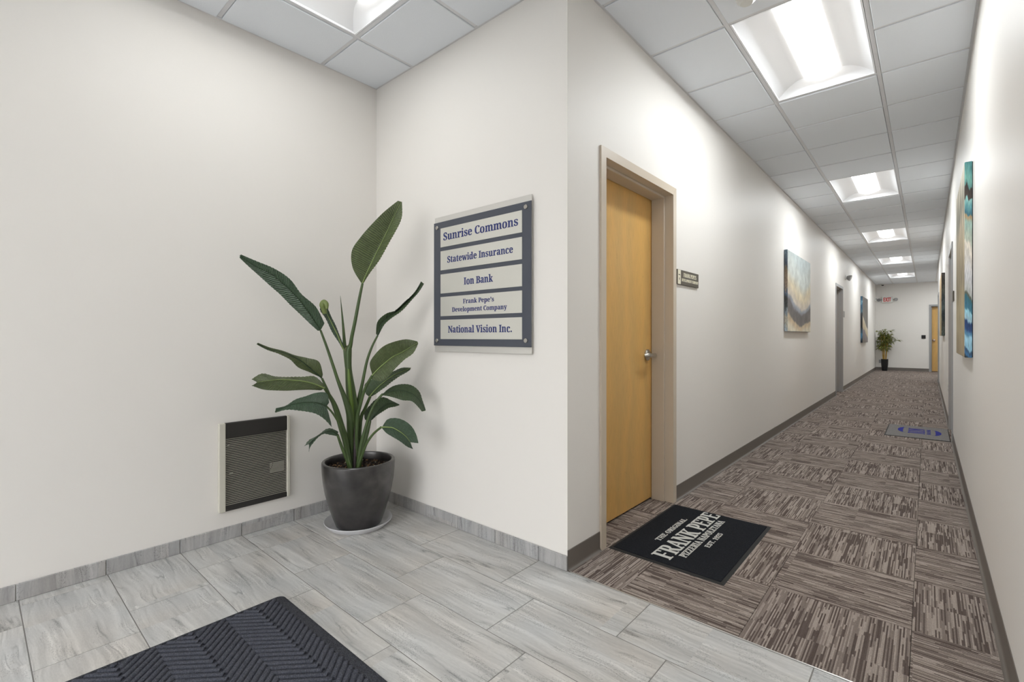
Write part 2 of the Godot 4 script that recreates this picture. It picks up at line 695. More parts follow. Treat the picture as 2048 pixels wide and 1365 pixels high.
func build_floor() -> void:
	var f := structure("floor", "grey stone-look lobby tiles meeting brown quarter-turned carpet tiles in the corridor", "floor")
	put("slab", boxes([[Vector3(LEFT - 0.2, -0.25, END - 0.3), Vector3(1.9, -0.012, FRONT + 0.3)]]), M.slab, f)
	put("grout", boxes([[Vector3(LEFT, -0.012, BACK), Vector3(RIGHT, -0.0012, FRONT)]]), M.grout, f)
	# stone tiles: 24 x 12 inches, each row shifted by a third
	var gap := 0.0016
	var row := 0
	var z := BACK
	while z < FRONT - 0.02:
		var z1 := minf(z + 0.3022, FRONT)
		var x := -2.1285 + 0.2015 * row
		while x > LEFT:
			x -= 0.6096
		while x < RIGHT - 0.01:
			var a := maxf(x, LEFT)
			var b := minf(x + 0.6096, RIGHT)
			if b - a > 0.01:
				put("tile", slab_piece(a + gap, b - gap, z + gap, z1 - gap, 0.010, 0.0012, Vector2(0.82, 1.64), Vector2(rng.randf(), rng.randf())), M["stone_%d" % rng.randi_range(0, 1)], f, Vector3((a + b) / 2.0, rng.randf_range(-0.0003, 0.0003), (z + z1) / 2.0))
			x += 0.6096
		z = z1
		row += 1
	# carpet tiles, quarter-turned
	var side := 0.503
	row = 0
	z = BACK - 0.006
	while z > END + 0.01:
		var z0 := maxf(z - side, END)
		for col in range(-3, 1):
			var a := maxf(-0.046 + 0.506 * col, SIDE)
			var b := minf(-0.046 + 0.506 * (col + 1), RIGHT if z > ALCOVE + 0.2 else 1.6)
			if b - a > 0.01:
				carpet_tile(f, a, b, z0, z, (row + col) % 2 != 0)
		z = z0
		row += 1
	# carpet in the door recesses
	for r in [[SIDE - 0.25, SIDE, -3.24, -2.965, true], [SIDE - 0.25, SIDE, -2.965, -2.31, false], [SIDE - 0.25, SIDE, -12.10, -11.17, true], [RIGHT, RIGHT + 0.25, -8.08, -7.15, true], [RIGHT, RIGHT + 0.25, -15.98, -15.05, false], [0.10, 1.02, END - 0.25, END, false]]:
		carpet_tile(f, r[0], r[1], r[2], r[3], r[4])
	# metal strip between tile and carpet
	put("transition_strip", boxes([[Vector3(SIDE, -0.012, BACK - 0.0065), Vector3(RIGHT, 0.0012, BACK - 0.0005)]], 0.0008), M.strip, f)


func carpet_tile(f: Node3D, a: float, b: float, z0: float, z1: float, turned: bool) -> void:
	var g := 0.0006
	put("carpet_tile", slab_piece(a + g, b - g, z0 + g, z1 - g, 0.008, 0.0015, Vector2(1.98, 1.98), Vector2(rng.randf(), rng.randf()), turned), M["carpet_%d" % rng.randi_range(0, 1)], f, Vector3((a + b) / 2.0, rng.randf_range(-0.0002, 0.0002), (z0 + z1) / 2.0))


# ceiling grid: long tees at XS, cross tees at ZS, holes where lights sit
func build_ceiling() -> void:
	var c := structure("ceiling", "white acoustic ceiling tiles in a metal grid", "ceiling")
	put("deck", boxes([[Vector3(LEFT - 0.2, CEILING + 0.3, END - 0.3), Vector3(1.9, CEILING + 0.45, FRONT + 0.3)]]), M.slab, c)
	var xs := [LEFT]
	for k in 5:
		xs.append(-2.585 + 0.61 * k)
	xs.append(RIGHT)
	var zs := [BACK]
	for k in 7:
		zs.append(-1.537 + 0.61 * k)
	zs.append(FRONT)
	grid(c, xs, zs, LOBBY_LIGHTS)
	var zc := [BACK]
	for k in 31:
		zc.append(-2.274 - 0.6096 * k)
	zc.append(END)
	grid(c, [SIDE, -0.8756, -0.2480, RIGHT], zc, CORRIDOR_LIGHTS)
	# alcove
	grid(c, [RIGHT, 0.5072, 1.1168, 1.6], [ALCOVE, -17.43, -18.04, -18.65, -19.26, -19.87, -20.48, END], ALCOVE_LIGHTS)


const LOBBY_LIGHTS := [Vector2(-2.280, -0.927), Vector2(-0.450, 0.293)]
const ALCOVE_LIGHTS := [Vector2(0.8120, -19.26)]
const CORRIDOR_LIGHTS := [Vector2(-0.5618, -3.4932), Vector2(-0.5618, -7.1508), Vector2(-0.5618, -10.8084), Vector2(-0.5618, -14.4660), Vector2(-0.5618, -18.1236)]


func grid(c: Node3D, xs: Array, zs: Array, lights: Array) -> void:
	var lo := Vector2(minf(xs[0], xs[-1]), minf(zs[0], zs[-1]))
	var hi := Vector2(maxf(xs[0], xs[-1]), maxf(zs[0], zs[-1]))
	var y := CEILING
	# wall angle all round
	put("wall_angle", boxes([
		[Vector3(lo.x, y - 0.001, lo.y), Vector3(lo.x + 0.019, y + 0.02, hi.y)], [Vector3(hi.x - 0.019, y - 0.001, lo.y), Vector3(hi.x, y + 0.02, hi.y)],
		[Vector3(lo.x + 0.019, y - 0.001, lo.y), Vector3(hi.x - 0.019, y + 0.02, lo.y + 0.019)], [Vector3(lo.x + 0.019, y - 0.001, hi.y - 0.019), Vector3(hi.x - 0.019, y + 0.02, hi.y)]]), M.grid, c)
	for i in range(1, xs.size() - 1):
		put("tee", boxes([[Vector3(xs[i] - 0.012, y, lo.y + 0.019), Vector3(xs[i] + 0.012, y + 0.03, hi.y - 0.019)]], 0.001), M.grid, c)
	var shared := {}
	for j in zs.size() - 1:
		var z0 := minf(zs[j], zs[j + 1])
		var z1 := maxf(zs[j], zs[j + 1])
		for i in xs.size() - 1:
			var x0: float = xs[i]
			var x1: float = xs[i + 1]
			var mid := Vector2((x0 + x1) / 2.0, (z0 + z1) / 2.0)
			var lit := false
			var inner := false
			for l in lights:
				if absf(l.x - mid.x) < 0.2 and absf(l.y - mid.y) < 0.6:
					lit = true
					inner = absf(l.y - zs[j + 1]) < 0.1
			if j < zs.size() - 2 and not inner:
				var zt: float = zs[j + 1]
				put("cross_tee", boxes([[Vector3(x0 + 0.012, y + 0.0004, zt - 0.012), Vector3(x1 - 0.012, y + 0.03, zt + 0.012)]], 0.001), M.grid, c)
			if lit:
				continue
			# tiles whose faces drop below the grid
			var size := Vector3(x1 - x0 - 0.028, 0.018, z1 - z0 - 0.028)
			var key := Vector2(snappedf(size.x, 0.0005), snappedf(size.z, 0.0005))
			if not shared.has(key):
				var s := Shape.new()
				s.cbox(Vector3(0, 0.003, 0), size, 0.0025)
				shared[key] = s.done()
			var o := put("ceiling_tile", shared[key], M.tile_ceiling, c, Vector3(mid.x, y + rng.randf_range(-0.0006, 0.0006), mid.y))
			o.rotation = Vector3(rng.randf_range(-0.001, 0.001), 0, rng.randf_range(-0.001, 0.001))


func build_lights() -> void:
	var labels := ["recessed ceiling light nearest the brown wooden door, the largest one over the corridor", "recessed ceiling light second along the corridor, just before the pale canvas on the left", "recessed ceiling light third along the corridor", "recessed ceiling light fourth along the corridor, next to last", "small-looking recessed ceiling light last along the corridor, nearest the exit sign"]
	for k in 5:
		ceiling_light(CORRIDOR_LIGHTS[k], labels[k])
	ceiling_light(LOBBY_LIGHTS[0], "recessed ceiling light over the potted plant, cut by the top edge", LOBBY_LAMP_ENERGY)
	ceiling_light(LOBBY_LIGHTS[1], "recessed lobby ceiling light above the carpet edge, outside the picture", LOBBY_LAMP_ENERGY)
	ceiling_light(ALCOVE_LIGHTS[0], "recessed ceiling light of the alcove round the corner at the corridor end")


# a two-by-four foot fitting: curved wings either side of a bowed diffuser
func ceiling_light(at: Vector2, label: String, energy := LAMP_ENERGY) -> void:
	var t := thing("ceiling_light", label, "ceiling light", Vector3(at.x, CEILING, at.y), "recessed ceiling lights")
	var hx := 0.2995
	var hz := 0.5955
	# rim
	put("rim", boxes([
		[Vector3(-hx, 0.0, -hz), Vector3(-hx + 0.009, 0.095, hz)], [Vector3(hx - 0.009, 0.0, -hz), Vector3(hx, 0.095, hz)],
		[Vector3(-hx + 0.009, 0.0, -hz), Vector3(hx - 0.009, 0.095, -hz + 0.009)], [Vector3(-hx + 0.009, 0.0, hz - 0.009), Vector3(hx - 0.009, 0.095, hz)],
		[Vector3(-hx, 0.095, -hz), Vector3(hx, 0.102, hz)]]), M.fixture, t)
	for sg in [-1.0, 1.0]:
		var s := Shape.new()
		s.smooth()
		var prev := Vector2()
		for i in 13:
			var u := i / 12.0
			var p := Vector2(lerpf(0.290, 0.112, u), 0.012 + 0.066 * sin(u * PI / 2.0))
			if i > 0:
				s.quad(Vector3(sg * prev.x, prev.y, -hz + 0.009), Vector3(sg * p.x, p.y, -hz + 0.009), Vector3(sg * p.x, p.y, hz - 0.009), Vector3(sg * prev.x, prev.y, hz - 0.009), Vector3(-sg * 0.3, -1, 0))
			prev = p
		put("reflector_wing", s.done(), M.fixture, t)
		# sloping end plate
		s = Shape.new()
		s.flat()
		var z0: float = sg * (hz - 0.009)
		var z1: float = sg * (hz - 0.095)
		s.quad(Vector3(-hx + 0.009, 0.002, z0), Vector3(hx - 0.009, 0.002, z0), Vector3(hx - 0.009, 0.082, z1), Vector3(-hx + 0.009, 0.082, z1), Vector3(0, -1, -sg))
		put("end_plate", s.done(), M.fixture, t)
	# diffuser, bowed down across and rounded off at its ends
	var d := Shape.new()
	d.smooth()
	var nx := 12
	var nz := 30
	var pt := func(i: int, j: int) -> Vector3:
		var u := i / float(nx) * 2.0 - 1.0
		var w := j / float(nz) * 2.0 - 1.0
		var e := clampf((1.0 - absf(w)) / 0.10, 0.0, 1.0)
		var bow := (1.0 - u * u) * sqrt(1.0 - (1.0 - e) * (1.0 - e))
		return Vector3(u * 0.108, 0.074 - 0.036 * bow, w * 0.535)
	for i in nx:
		for j in nz:
			d.quad(pt.call(i, j), pt.call(i + 1, j), pt.call(i + 1, j + 1), pt.call(i, j + 1), Vector3(0, -1, 0))
	put("lens", d.done(), M.lens, t)
	# the light it gives: one area for each half of the bowed face
	for sg in [-1.0, 1.0]:
		var a := AreaLight3D.new()
		a.name = "area_light"
		a.area_size = Vector2(0.10, 1.03)
		a.position = Vector3(sg * 0.053, 0.032, 0)
		a.basis = Basis(Vector3(0, 0, 1), sg * 0.06) * Basis(Vector3(1, 0, 0), -PI / 2.0)
		a.light_color = LAMP_COLOR
		a.light_energy = energy * 0.5
		a.shadow_enabled = true
		a.set("area_range", 30.0)
		a.set("area_attenuation", 2.0)
		t.add_child(a, true)


# ---------------------------------------------------------------- doors

# Built with its opening's foot at the origin, x along the wall, z out of it.
func door_unit(n: int, label: String, at: Vector3, turn: float, frame: Material, latch: float, knob := false) -> Node3D:
	var t := structure("door_%d" % n, label, "door", at)
	t.rotation.y = turn
	var hw := DOOR_W / 2.0
	var s := Shape.new()
	var out := hw + FACE
	for sg in [-1.0, 1.0]:
		s.prism([Vector2(sg * hw, 0), Vector2(sg * out, 0), Vector2(sg * out, DOOR_H + FACE), Vector2(sg * hw, DOOR_H)], -0.02, 0.012)
		s.box(Vector3(minf(sg * hw, sg * (hw + 0.02)), 0, -0.2), Vector3(maxf(sg * hw, sg * (hw + 0.02)), DOOR_H + 0.02, -0.02))
		s.cbox(Vector3(sg * (hw - 0.008), DOOR_H / 2.0, -0.0965), Vector3(0.0165, DOOR_H, 0.093), 0.0015)
	s.prism([Vector2(-hw + 0.0004, DOOR_H), Vector2(hw - 0.0004, DOOR_H), Vector2(out - 0.0006, DOOR_H + FACE), Vector2(-out + 0.0006, DOOR_H + FACE)], -0.02, 0.0115)
	s.box(Vector3(-hw, DOOR_H, -0.2), Vector3(hw, DOOR_H + 0.02, -0.02))
	s.cbox(Vector3(0, DOOR_H - 0.008, -0.0965), Vector3(DOOR_W - 0.033, 0.0165, 0.093), 0.0015)
	put("frame", s.done(), frame, t)
	var l := Shape.new()
	l.uvf = func(p: Vector3) -> Vector2: return Vector2((p.x + p.z) * 1.1 + n * 0.37, -p.y * 0.46)
	l.cbox(Vector3(0, DOOR_H / 2.0 + 0.004, -0.168), Vector3(DOOR_W - 0.007, DOOR_H - 0.018, 0.044), 0.0015)
	var leaf_ := put("door_leaf", l.done(), M.wood, t)
	# lever set
	var h := Shape.new()
	h.tf = Transform3D(Basis(Vector3(1, 0, 0), PI / 2.0), Vector3(latch, 1.035, -0.146))
	h.lathe([Vector2(0, 0.014), Vector2(0.032, 0.014), Vector2(0.040, 0.008), Vector2(0.041, 0.0)], 28)
	h.lathe([Vector2(0.015, 0.012), Vector2(0.015, 0.052), Vector2(0.0, 0.055)], 20)
	if knob:
		h.lathe([Vector2(0, 0.012), Vector2(0.012, 0.014), Vector2(0.012, 0.034), Vector2(0.024, 0.042), Vector2(0.031, 0.054), Vector2(0.030, 0.066), Vector2(0.020, 0.074), Vector2(0, 0.076)], 24)
		put("door_knob", h.done(), M.brass_pink, leaf_)
		return t
	h.tf = Transform3D(Basis(), Vector3(latch, 1.035, -0.090))
	var dir := -signf(latch)
	h.tube([Vector3(-dir * 0.012, 0, 0), Vector3(dir * 0.02, 0, 0), Vector3(dir * 0.07, 0.001, 0.002), Vector3(dir * 0.112, 0, -0.004), Vector3(dir * 0.125, 0, -0.016)], [0.016, 0.016, 0.0145, 0.0130, 0.011], 14, 0.7, Vector3(0, 0, 1))
	put("lever_handle", h.done(), M.chrome, leaf_)
	for y in [0.22, 1.09, 1.94]:
		var g := Shape.new()
		g.tf = Transform3D(Basis(), Vector3(-signf(latch) * (hw - 0.004), y, -0.192))
		g.lathe([Vector2(0, -0.055), Vector2(0.006, -0.055), Vector2(0.006, 0.055), Vector2(0, 0.055)], 10)
		put("hinge", g.done(), M.chrome, leaf_)
	return t


func build_doors() -> void:
	door_unit(1, "brown maple veneer door in a tan metal frame beside the lobby corner", Vector3(SIDE, 0, -2.776), PI / 2.0, M.frame_tan, 0.378)
	door_unit(2, "grey metal door frame in the left corridor wall between the two canvases", Vector3(SIDE, 0, -11.633), PI / 2.0, M.frame_grey, 0.378)
	door_unit(3, "grey metal door frame in the right wall beside the grey logo mat", Vector3(RIGHT, 0, -7.613), -PI / 2.0, M.frame_grey, 0.378)
	door_unit(4, "grey metal door frame far along the right wall, past the smaller canvas", Vector3(RIGHT, 0, -15.513), -PI / 2.0, M.frame_grey, 0.378)
	door_unit(5, "wooden door in a pale grey frame on the end wall of the corridor", Vector3(0.56, 0, END), 0.0, M.frame_grey, -0.39, true)


# ---------------------------------------------------------------- skirting

func build_baseboards() -> void:
	# stone skirting in the lobby, one tile a foot long
	var b := structure("baseboard_left", "skirting of stone-look tile pieces under the heater wall", "baseboard")
	var z := -0.439
	while z > BACK + 0.31:
		z -= 0.3048
	var joint := z
	while joint < FRONT:
		base_tile(b, Vector3(LEFT, 0, maxf(joint, BACK + 0.009)), Vector3(LEFT, 0, minf(joint + 0.3048, FRONT)), Vector3(1, 0, 0))
		joint += 0.3048
	b = structure("baseboard_back", "skirting of stone-look tile pieces under the directory wall", "baseboard")
	var cuts := [LEFT, -2.761, -2.446, -2.141, -1.831, -1.521, SIDE + 0.003]
	for k in cuts.size() - 1:
		base_tile(b, Vector3(cuts[k], 0, BACK), Vector3(cuts[k + 1], 0, BACK), Vector3(0, 0, 1))
	b = structure("baseboard_front", "skirting tile on the right lobby wall", "baseboard")
	base_tile(b, Vector3(RIGHT, 0, BACK), Vector3(RIGHT, 0, FRONT), Vector3(-1, 0, 0))
	# vinyl cove base in the corridor
	b = structure("baseboard_corridor_left", "dark taupe vinyl cove base along the left corridor wall", "baseboard")
	var f := DOOR_W / 2.0 + FACE
	cove(b, Vector3(SIDE, 0, BACK + 0.0005), Vector3(SIDE, 0, -2.776 + f), Vector3(1, 0, 0))
	cove(b, Vector3(SIDE, 0, -2.776 - f), Vector3(SIDE, 0, -11.633 + f), Vector3(1, 0, 0))
	cove(b, Vector3(SIDE, 0, -11.633 - f), Vector3(SIDE, 0, END), Vector3(1, 0, 0))
	b = structure("baseboard_right", "dark taupe vinyl cove base along the right corridor wall", "baseboard")
	cove(b, Vector3(RIGHT, 0, BACK), Vector3(RIGHT, 0, -7.613 + f), Vector3(-1, 0, 0))
	cove(b, Vector3(RIGHT, 0, -7.613 - f), Vector3(RIGHT, 0, -15.513 + f), Vector3(-1, 0, 0))
	cove(b, Vector3(RIGHT, 0, -15.513 - f), Vector3(RIGHT, 0, ALCOVE), Vector3(-1, 0, 0))
	b = structure("baseboard_end", "dark taupe vinyl cove base under the end wall", "baseboard")
	cove(b, Vector3(SIDE, 0, END), Vector3(0.56 - f, 0, END), Vector3(0, 0, 1))


func base_tile(b: Node3D, from: Vector3, to: Vector3, out: Vector3) -> void:
	var along := (to - from).normalized()
	var long := from.distance_to(to) - 0.0024
	var s := Shape.new()
	var shift := Vector2(rng.randf(), rng.randf())
	s.uvf = func(p: Vector3) -> Vector2: return Vector2(p.y * 0.82, p.x * 1.64) + shift
	s.tf = Transform3D(Basis(along, Vector3.UP, along.cross(Vector3.UP)), Vector3.ZERO)
	s.cbox(Vector3(0, 0.0375, 0), Vector3(long, 0.075, 0.009), 0.0022)
	put("tile", s.done(), M["stone_base_%d" % rng.randi_range(0, 1)], b, (from + to) / 2.0 + out * 0.0048)


func cove(b: Node3D, from: Vector3, to: Vector3, out: Vector3) -> void:
	var s := Shape.new()
	var profile := [Vector2(0, 0.102), Vector2(0.0025, 0.101), Vector2(0.0032, 0.098), Vector2(0.0032, 0.018), Vector2(0.005, 0.010), Vector2(0.009, 0.005), Vector2(0.016, 0.002), Vector2(0.017, 0.0)]
	s.smooth()
	for k in profile.size() - 1:
		var p: Vector2 = profile[k]
		var q: Vector2 = profile[k + 1]
		var n := out * (p.y - q.y) + Vector3.UP * (q.x - p.x)
		s.quad(from + out * p.x + Vector3(0, p.y, 0), to + out * p.x + Vector3(0, p.y, 0), to + out * q.x + Vector3(0, q.y, 0), from + out * q.x + Vector3(0, q.y, 0), n)
	for e in [[from, from - to], [to, to - from]]:
		s.flat()
		for k in profile.size() - 1:
			var p: Vector2 = profile[k]
			var q: Vector2 = profile[k + 1]
			s.tri(e[0], e[0] + out * p.x + Vector3(0, p.y, 0), e[0] + out * q.x + Vector3(0, q.y, 0), e[1])
	put("cove_base", s.done(), M.vinyl, b)


# ---------------------------------------------------------------- the glazed front behind the camera

func build_front() -> void:
	var top := CEILING + 0.45
	var x0 := -2.90
	var x1 := 0.06
	var h := 2.75
	var w := structure("wall_front", "lobby wall round the glazed entrance", "wall")
	put("surface", boxes([
		[Vector3(LEFT, -0.2, FRONT), Vector3(x0, top, FRONT + 0.2)], [Vector3(x1, -0.2, FRONT), Vector3(RIGHT, top, FRONT + 0.2)],
		[Vector3(x0, h, FRONT), Vector3(x1, top, FRONT + 0.2)], [Vector3(x0, -0.2, FRONT), Vector3(x1, 0.0, FRONT + 0.2)]]), M.wall, w)
	var n := structure("window_1", "aluminium framed glass entrance of the lobby", "window")
	var bars := []
	for x in [x0, x0 + 0.6, x0 + 1.8, x1 - 0.05]:
		bars.append([Vector3(x, 0, FRONT + 0.06), Vector3(x + 0.05, h, FRONT + 0.16)])
	for y in [0.0, 2.13, h - 0.05]:
		bars.append([Vector3(x0, y, FRONT + 0.065), Vector3(x1, y + 0.05, FRONT + 0.155)])
	put("mullions", boxes(bars, 0.002), M.aluminium, n)
	for p in [[x0 + 0.05, x0 + 0.6], [x0 + 0.65, x0 + 1.8], [x0 + 1.85, x1 - 0.05]]:
		put("pane", boxes([[Vector3(p[0], 0.05, FRONT + 0.108), Vector3(p[1], 2.13, FRONT + 0.114)]]), M.glass, n)
		put("pane", boxes([[Vector3(p[0], 2.18, FRONT + 0.108), Vector3(p[1], h - 0.05, FRONT + 0.114)]]), M.glass, n)
	var g := structure("ground", "pale paving outside the glazed entrance", "ground")
	put("paving", boxes([[Vector3(-14, -0.35, FRONT + 0.3), Vector3(12, -0.05, FRONT + 25.0)]]), M.paving, g)


# ---------------------------------------------------------------- the tenant directory

func build_directory() -> void:
	var x0 := -2.347
	var x1 := -1.559
	var y0 := 1.072
	var y1 := 1.914
	var t := thing("directory_sign", "tenant directory sign of dark board and five silver name plates on the lobby wall", "sign", Vector3((x0 + x1) / 2.0, (y0 + y1) / 2.0, BACK))
	var w := x1 - x0
	var h := y1 - y0
	put("backing_plate", boxes([[Vector3(-w / 2, -h / 2, 0.012), Vector3(w / 2, h / 2, 0.0155)]], 0.0006), M.plate, t)
	var bt := 1.879 - (y0 + y1) / 2.0
	var bb := 1.109 - (y0 + y1) / 2.0
	put("board", boxes([[Vector3(-w / 2 - 0.0008, bb, 0.0165), Vector3(w / 2 + 0.0008, bt, 0.0225)]], 0.0008), M.board, t)
	var rows := [[1.838, 1.720, [["Sunrise Commons", 0.606, 0.048, -0.019]]], [1.696, 1.577, [["Statewide Insurance", 0.533, 0.040, -0.018]]], [1.552, 1.433, [["Ion Bank", 0.236, 0.042, -0.019]]], [1.411, 1.292, [["Frank Pepe’s", 0.252, 0.027, 0.011], ["Development Company", 0.447, 0.027, -0.036]]], [1.269, 1.150, [["National Vision Inc.", 0.519, 0.041, -0.020]]]]
	var labels := []
	for r in rows:
		var mid := Vector3((-2.281 - 1.619) / 2.0 - (x0 + x1) / 2.0, (r[0] + r[1]) / 2.0 - (y0 + y1) / 2.0, 0.0225)
		var p := put("name_plate", boxes([[Vector3(-0.331, (r[1] - r[0]) / 2.0, 0), Vector3(0.331, (r[0] - r[1]) / 2.0, 0.0025)]], 0.0005), M.name_plate, t, mid)
		for l in r[2]:
			lettering(p, l[0], l[1], l[2], Transform3D(Basis(), Vector3(0.0, l[3], 0.0022)), M.navy, 0.0010)
	for q in [Vector2(-2.312, 1.846), Vector2(-1.592, 1.850), Vector2(-2.312, 1.140), Vector2(-1.592, 1.144)]:
		var s := Shape.new()
		s.tf = Transform3D(Basis(Vector3(1, 0, 0), PI / 2.0), Vector3.ZERO)
		s.lathe([Vector2(0, 0.0085), Vector2(0.0105, 0.0085), Vector2(0.0125, 0.0065), Vector2(0.0125, 0.0)], 24)
		s.lathe([Vector2(0.006, -0.006), Vector2(0.006, -0.0225)], 12)
		put("standoff_cap", s.done(), M.chrome, t, Vector3(q.x - (x0 + x1) / 2.0, q.y - (y0 + y1) / 2.0, 0.0225))


# ---------------------------------------------------------------- the potted plant

func v3s(n: Array) -> Array:
	var out := []
	for i in n.size() / 3:
		out.append(Vector3(n[i * 3], n[i * 3 + 1], n[i * 3 + 2]))
	return out


func spline(p: Array, t: float) -> Variant:
	var f := clampf(t, 0.0, 1.0) * (p.size() - 1)
	var i := mini(int(f), p.size() - 2)
	var k := f - i
	var a = p[maxi(i - 1, 0)]
	var b = p[i]
	var c = p[i + 1]
	var d = p[mini(i + 2, p.size() - 1)]
	return 0.5 * (2.0 * b + (c - a) * k + (2.0 * a - 5.0 * b + 4.0 * c - d) * k * k + (3.0 * b - a - 3.0 * c + d) * k * k * k)


func stalk(t: Node3D, points: Array, radii: Array, m: Material, called := "stalk") -> void:
	var p := v3s(points)
	var pts := []
	var rs := []
	var n := (p.size() - 1) * 4
	for i in n + 1:
		pts.append(spline(p, i / float(n)))
		rs.append(maxf(spline(radii, i / float(n)), 0.0008))
	var s := Shape.new()
	s.tube(pts, rs, 12, 0.85)
	put(called, s.done(), m, t)


# one leaf blade between two edges and a midrib, quilted between its side veins
func leaf(t: Node3D, upper: Array, rib: Array, lower: Array, kind := 0, pale := false, curl := 0.05) -> void:
	var u := v3s(upper)
	var c := v3s(rib)
	var l := v3s(lower)
	var n := 64
	var half := 8
	var rows := []
	var length := 0.0
	for i in c.size() - 1:
		length += (c[i] as Vector3).distance_to(c[i + 1])
	var ripple := rng.randf() * TAU
	for i in n + 1:
		var k := i / float(n)
		var pu: Vector3 = spline(u, k)
		var pc: Vector3 = spline(c, k)
		var pl: Vector3 = spline(l, k)
		var nn := (pu - pc).cross(spline(c, minf(k + 0.02, 1.0)) - spline(c, maxf(k - 0.02, 0.0)))
		var nl: Vector3 = (spline(c, minf(k + 0.02, 1.0)) - spline(c, maxf(k - 0.02, 0.0))).cross(pl - pc)
		var row := []
		for j in range(-half, half + 1):
			var e := absf(j) / float(half)
			var edge := pu if j < 0 else pl
			var nrm := (nn if j < 0 else nl).normalized()
			if nrm.dot(Vector3(0.66, 0.1, 0.75)) < 0.0:
				nrm = -nrm
			var width := edge.distance_to(pc)
			var quilt := 0.0030 * sin(TAU * (k * length / 0.017 - e * 2.4)) * e * (1.0 - e * 0.4) * minf(width / 0.05, 1.0)
			var wave := 0.004 * sin(ripple + k * 11.0 + (2.0 if j < 0 else 0.0)) * e * e * minf(width / 0.05, 1.0)
			var sag := curl * width * sin(PI * e * 0.85)
			row.append(pc.lerp(edge, e) + nrm * (sag + quilt + wave))
		rows.append(row)
	var s := Shape.new()
	s.smooth()
	for i in n:
		for j in half * 2:
			var a := Vector2(j / float(half * 2), i / float(n))
			var b := Vector2((j + 1) / float(half * 2), (i + 1) / float(n))
			s.quad(rows[i][j], rows[i][j + 1], rows[i + 1][j + 1], rows[i + 1][j], Vector3(0.66, 0.15, 0.75), a, Vector2(b.x, a.y), b, Vector2(a.x, b.y))
	var o := put("leaf", s.done(), M["leaf_%d" % kind], t)
	var pts := []
	var rs := []
	for i in 25:
		pts.append((spline(c, i / 24.0) as Vector3) + Vector3(0.66, 0.2, 0.75) * 0.0028)
		rs.append(lerpf(0.0040, 0.0010, i / 24.0))
	s = Shape.new()
	s.tube(pts, rs, 8)
	put("midrib", s.done(), M.midrib if pale else M.midrib_dark, o)


